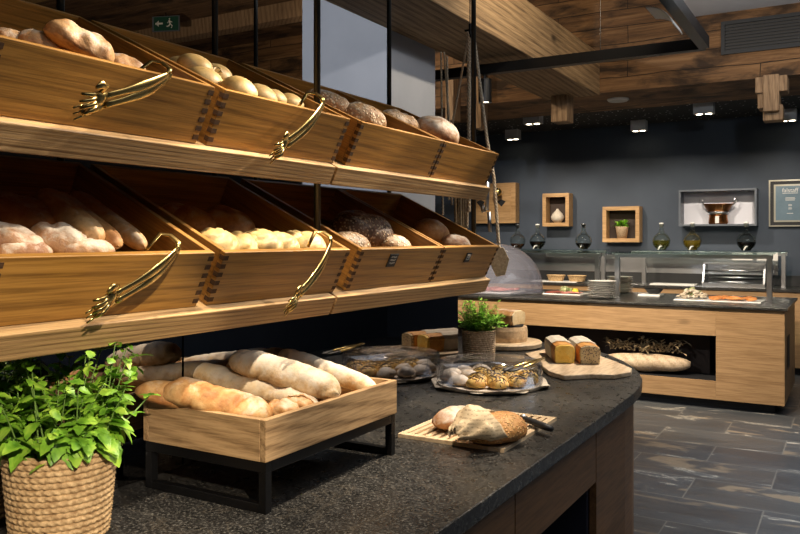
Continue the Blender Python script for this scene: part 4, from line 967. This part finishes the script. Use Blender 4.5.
# cloche
cl=thing('food_cloche','big clear dome over food on the buffet worktop','cloche',(-3.12,7.33,.8507))
M().lathe([(.45,0),(.452,.03),(.45,.05)]+[(.45*math.cos(PI/2*i/14),.05+.44*math.sin(PI/2*i/14)) for i in range(1,15)],48).build('dome','dome',cl,smooth=True)
M().lathe([(.001,.44),(.012,.49),(.02,.50),(.022,.52),(.001,.53)],16).build('knob','steel',cl,smooth=True)
M().lathe([(.448,-.0),(.470,.0),(.470,.012),(.448,.012)],48).build('rim','steel',cl,smooth=False)
platter(-3.12,7.33,.44,.40,'white platter under the big clear dome')
slices(8,-3.28,-2.95,7.22,7.44,'ham','pink slice under the big dome, %s along the platter','slices under the dome',r=.06,z=.872,th=.02)
# back counter items
solo('serving_tray',M().box(-3.36,-2.80,8.90,9.12,.8757,.888),'white','white tray under the two wicker baskets','tray',bevel=.003)
def wbask(px,label):
    c=at(px,276,Y=9.0); t=thing('wicker_basket',label,'basket',(c.x,9.0,.8885),group='small wicker baskets')
    m=M(); m.grid(lambda i,j:V(((.085+.022*i/9+.003*math.sin(PI*i*.9)+.002*math.sin(22*2*PI*j/88+i*1.6))*math.cos(2*PI*j/88),(.062+.018*i/9+.002*math.sin(22*2*PI*j/88+i*1.6))*math.sin(2*PI*j/88),.065*i/9)),10,88,closev=True)
    m.lathe([(.001,.004),(.062,.004)],20); m.build('woven_body','seagrass',t,smooth=True)
    M().tube([V((.108*math.cos(2*PI*k/30),.081*math.sin(2*PI*k/30),.066)) for k in range(31)],.006,6).build('rim','seagrass',t,smooth=True)
wbask(556,'small wicker basket on the white tray, nearer the clear dome'); wbask(577,'small wicker basket on the white tray, nearer the plate stacks')
tl=at(676,282,Z=.885); solo('serving_tray',M().box(-1.98,-1.50,8.95,9.20,.8757,.890),'white','long white tray under the oil bottles on the back counter','tray',bevel=.003)
hd=thing('food_warmer','glass-fronted steel food warmer on the back counter','warmer',(-1.05,9.1,.8757))
x0,x1=-1.42,-.80
M().box(x0,x1,8.92,9.22,.8757,.915).build('base','steel',hd,world=True); M().box(x0,x1,9.0,9.22,1.12,1.135).build('top_panel','steel',hd,world=True)
for x in (x0,x1-.02): M().prism([(8.92,.916),(9.22,.916),(9.22,1.119),(9.02,1.119)],x,x+.02,T=Matrix(((0,0,1,0),(1,0,0,0),(0,1,0,0),(0,0,0,1)))).build('side_panel','steel',hd,world=True)
M().box(x0+.021,x1-.021,8.98,9.20,1.01,1.016).build('rack_shelf','steel',hd,world=True)
for z_ in (.93,.98,1.05): M().tube([(x0+.02,8.95+.28*(z_-.92),z_),(x1-.02,8.95+.28*(z_-.92),z_)],.008,8).build('rail','steel',hd,world=True,smooth=True)

# ------------------------------------------------------------------ overhead
tr=thing('light_track','black ceiling track frame hung on thin wires','light track',(-1.6,5.2,2.6))
c0=at(705,44,Z=2.60)
M().box(-6.0,c0.x,c0.y-.03,c0.y+.03,2.565,2.635).build('cross_rail','black',tr,world=True)
M().box(c0.x-.03,c0.x+.03,-.5,c0.y-.031,2.565,2.635).build('long_rail','black',tr,world=True)
wx=at(591,45,Z=2.63).x
M().tube([(wx,c0.y,2.635),(wx,c0.y,3.66)],.0018,6).build('hanging_wire','black',tr,world=True)
def track_spot(x,y,label,aim=V((0,0,-1))):
    t=thing('track_spot',label,'spotlight',(x,y,2.5645),group='black spots on the track')
    M().tube([(0,0,0),(0,0,-.03)],.012,10).build('swivel','black',t,smooth=False)
    q=aim.to_track_quat('-Z','Y').to_matrix().to_4x4()
    m=M(); m.lathe([(.001,0),(.045,0),(.047,-.005),(.047,-.17),(.042,-.17),(.040,-.155),(.001,-.155)],24); m.bm.transform(Matrix.Translation((0,0,-.03))@q); m.build('housing','black',t,smooth=False)
    m=M(); m.lathe([(.001,-.160),(.038,-.160)],20); m.bm.transform(Matrix.Translation((0,0,-.03))@q); m.build('lamp_glass','bulb',t)
sp0=at(485,80,Y=c0.y); track_spot(sp0.x,c0.y,'black cylinder spotlight hanging from the track above the crates')
# curved reflector
m=M(); rc=at(671,2,Z=2.6); m.grid(lambda i,j:V((rc.x-.10+.14*math.sin(1.3*i/8),rc.y-.12+.24*j/4,rc.z-.04-.14*(1-math.cos(1.3*i/8)))),9,5)
o=solo('lamp_reflector',m,'paper','small curved pale reflector fixed beside the track corner','reflector'); o.modifiers.new('t','SOLIDIFY').thickness=.004
for px,py,lab in ((533,116,'grey twin downlight in front of the hanging timber stub'),(513,134,'grey twin downlight above the oak dispenser'),(639,128,'grey twin downlight above the plant cubby'),(704,106,'grey twin downlight below the fascia boards above the copper pan niche'),(788,120,'grey twin downlight beside the stacked timber bracket')):
    c=at(px,py,Z=2.72); y=min(max(c.y,8.06),9.2); k=at(px,py,Y=y) ; 
    t=thing('twin_downlight',lab,'ceiling light',(k.x,y,2.7595),group='twin downlights on the speckled ceiling')
    s=.095 if y<8.5 else .085
    M().box(-s,s,-.06,.06,-.12,0).build('housing',MT.setdefault('lampgrey',plain('grey lamp paint',(.62,.61,.62),.5)),t,bevel=.003)
    for q in (-.5,.5): M().lathe([(.001,-.1215),(.03,-.1215),(.03,-.1202),(.001,-.1202)],16,(q*s*.95,0,0)).build('lamp_glass','bulb',t)
dk=at(618,100,Z=2.69); solo('smoke_detector',M().lathe([(.001,0),(.085,0),(.10,.012),(.10,.022),(.001,.022)],28,(dk.x,max(dk.y,7.1),2.6775)),'white','flat white round detector under the wooden fascia','detector',smooth=False)
# timber stubs
a=at(553,93,Y=6.82); b_=at(567,122,Y=6.82)
m=M(); m.box(a.x,b_.x+.02,6.76,6.949,b_.z,2.92); solo('timber_stub',m,'beamv','short rough timber stub hanging in front of the fascia','timber',bevel=.008)
br=thing('timber_bracket','stacked timber bracket joint below the fascia boards','bracket',at(770,100,Y=6.85))
for nm,(q0,q1) in {'cross_block':((756,79),(788,92)),'post_block':((764,77),(780,112)),'foot_block':((758,94),(778,108)),'end_block':((763,106),(783,120))}.items():
    a=at(*q0,Y=6.8); b_=at(*q1,Y=6.8); dy={'cross_block':.10,'post_block':.13,'foot_block':.05,'end_block':.0}[nm]
    M().box(a.x,b_.x,6.78-dy*.5,6.93-.02*(dy>.1),b_.z,a.z).build(nm,'beamv',br,world=True,bevel=.008)
for i,(px0,px1,py0,py1) in enumerate(((455,463,104,128),(482,490,108,136))):
    a=at(px0,py0,Y=7.0); b_=at(px1,py1,Y=7.0); m=M(); m.box(a.x,b_.x,6.78,6.949,b_.z+.05,2.98); solo('timber_stub',m,'beamv','rough timber end below the fascia, '+('behind the ropes beside the grey column' if i==0 else 'behind the end pole above the crate'),'timber',bevel=.008)
# vent
vt=thing('air_vent','dark louvred air vent set in the fascia boards','vent',(-.45,6.94,3.05))
a=at(721,22,Y=6.93); b_=at(721,55,Y=6.93); vx0=a.x; vx1=vx0+1.0; vz1=a.z; vz0=b_.z
MT['ventgrey']=plain('dark blue grey vent',(.006,.009,.015),.6)
m=M(); f_=.03
m.box(vx0,vx1,6.925,6.949,vz0,vz0+f_); m.box(vx0,vx1,6.925,6.949,vz1-f_,vz1); m.box(vx0,vx0+f_,6.925,6.949,vz0+f_,vz1-f_); m.box(vx1-f_,vx1,6.925,6.949,vz0+f_,vz1-f_); m.build('frame','ventgrey',vt,world=True)
M().box(vx0+f_,vx1-f_,6.944,6.949,vz0+f_,vz1-f_).build('backing','dark',vt,world=True)
for k in range(8):
    z_=vz0+f_+.012+k*(vz1-vz0-2*f_-.012)/8; M().box(vx0+f_,vx1-f_,6.930,6.943,z_,z_+.008).build('louvre','ventgrey',vt,world=True)
# exit sign
es=at(166,27,Z=3.50)
ex=thing('exit_sign','green exit sign hung under the dark boarded ceiling','sign',(es.x,es.y,3.47))
rz=rad(20)
ex.rotation_euler=(0,0,rz); ex.scale=(.72,.72,.72)
MT['exitgreen']=emit('green sign face',(.006,.05,.03),.03)
M().box(-.20,.20,-.012,.012,-.02,.19).build('frame','greyframe',ex); M().box(-.17,.19,-.016,-.0125,-.01,.18).build('sign_face','exitgreen',ex)
m=M(); m.box(-.15,-.04,-.019,-.0165,.075,.10); m.prism([(-.15,.0875),(-.10,.13),(-.10,.045)],.0165,.019,T=Matrix.Rotation(PI/2,4,'X')); m.build('arrow','white',ex)
m=M(); m.lathe([(.001,-.015),(.015,0),(.001,.015)],10,(.06,-.018,.145)); m.tube([(.055,-.018,.125),(.07,-.018,.08)],.012,6); m.tube([(.07,-.018,.08),(.10,-.018,.05),(.09,-.018,.02)],.008,6); m.tube([(.07,-.018,.08),(.05,-.018,.05),(.02,-.018,.045)],.008,6); m.tube([(.06,-.018,.12),(.10,-.018,.10)],.006,6); m.tube([(.06,-.018,.12),(.03,-.018,.09)],.006,6); m.build('running_figure','white',ex)
M().tube([(0,0,.19),(0,0,.24)],.008,8).build('hanger','black',ex)

# ------------------------------------------------------------------ light
def spot(loc,tgt,power,ang,blend=.35,col=(1,.80,.56),size=.025):
    l=bpy.data.lights.new('spot','SPOT'); l.energy=power; l.spot_size=rad(ang); l.spot_blend=blend; l.color=col; l.shadow_soft_size=size
    o=bpy.data.objects.new('spot_lamp',l); COL.objects.link(o); o.location=loc; o.rotation_euler=(V(tgt)-V(loc)).to_track_quat('-Z','Y').to_euler(); return o
def area(loc,rot,sx,sy,power,col):
    l=bpy.data.lights.new('area','AREA'); l.shape='RECTANGLE'; l.size=sx; l.size_y=sy; l.energy=power; l.color=col
    o=bpy.data.objects.new('fill_lamp',l); COL.objects.link(o); o.location=loc; o.rotation_euler=rot; return o
KEY=(1,.84,.64)
XL=-.44
for y,p in ((.74,165),(1.20,165),(1.68,160),(2.15,160)):
    spot((XL,y+1.0,2.52),(-1.0,y,1.75),p*1.2,19.5,.7,KEY)
for y,p in ((.78,38),(1.30,70),(1.80,70),(2.25,70)):
    spot((-.64,y+.45,2.52),(-1.02,y,1.30),p,36,.5,KEY)
spot((-.66,1.00,2.52),(-.93,1.32,1.0),120,36,.4,KEY)
spot((-.45,2.5,2.52),(-.80,1.9,.9),120,38,.4,KEY)
spot((-.60,3.6,2.52),(-1.08,2.9,.9),190,46,.4,KEY)
spot((1.1,-.5,2.35),(-1.13,.86,1.04),400,15.5,.5,KEY)
spot((-1.0,2.6,2.9),(-2.8,4.2,3.0),50,70,.5,(1,.95,.90))  # added lamp to brighten the grey column, no fitting of the room
spot((-3.0,.8,3.4),(-2.9,4.13,2.5),230,50,.6,(.92,.95,1))  # second added lamp, lifts the column's front face
for x in (-.8,-1.7,-2.6,-3.5):
    spot((x,5.3,2.62),(x,7.0,.6),200,80,.6,KEY)
for x in (-.7,-1.7,-2.6,-3.4):
    spot((x,8.1,2.6),(x,9.3,1.15),80,85,.7,(1,.88,.72))
for x in (-4.0,-2.9,-1.2,.2):
    spot((x,5.2,2.95),(x,7.2,3.0),36,110,.9,(1,.80,.55))  # unseen washers added to lift the fascia boards
spot((-.9,4.4,3.2),(-2.0,4.9,2.85),80,110,.8,(1,.84,.62))  # added lamp for the side face of the beam
spot((-4.6,3.2,2.4),(-5.0,4.2,3.66),50,120,.9,(1,.80,.58))  # added uplight for the dark boarded ceiling
spot((.5,4.8,3.2),(.4,5.0,0),420,66,.8,(.93,.96,1))  # added cool lamp to brighten the floor tiles
spot((-.3,4.6,2.64),(.2,6.2,3.27),45,120,.9,(.85,.92,1))  # added uplight, stands in for bounce on the white ceiling
area((.9,4.0,3.2),(0,0,0),2.5,4,45,(.90,.95,1))  # soft fill added for ambient light, no real ceiling lamp
area((1.2,.5,3.2),(0,0,0),2.0,3,22,(.92,.95,1))  # second added soft fill, over the near end of the room
w=bpy.data.worlds.new('world'); scene.world=w; w.use_nodes=True
w.node_tree.nodes['Background'].inputs[0].default_value=(.86,.92,1,1); w.node_tree.nodes['Background'].inputs[1].default_value=.1
scene.view_settings.view_transform='Standard'; scene.view_settings.look='None'; scene.view_settings.exposure=0; scene.view_settings.gamma=1; scene.view_settings.use_curve_mapping=False
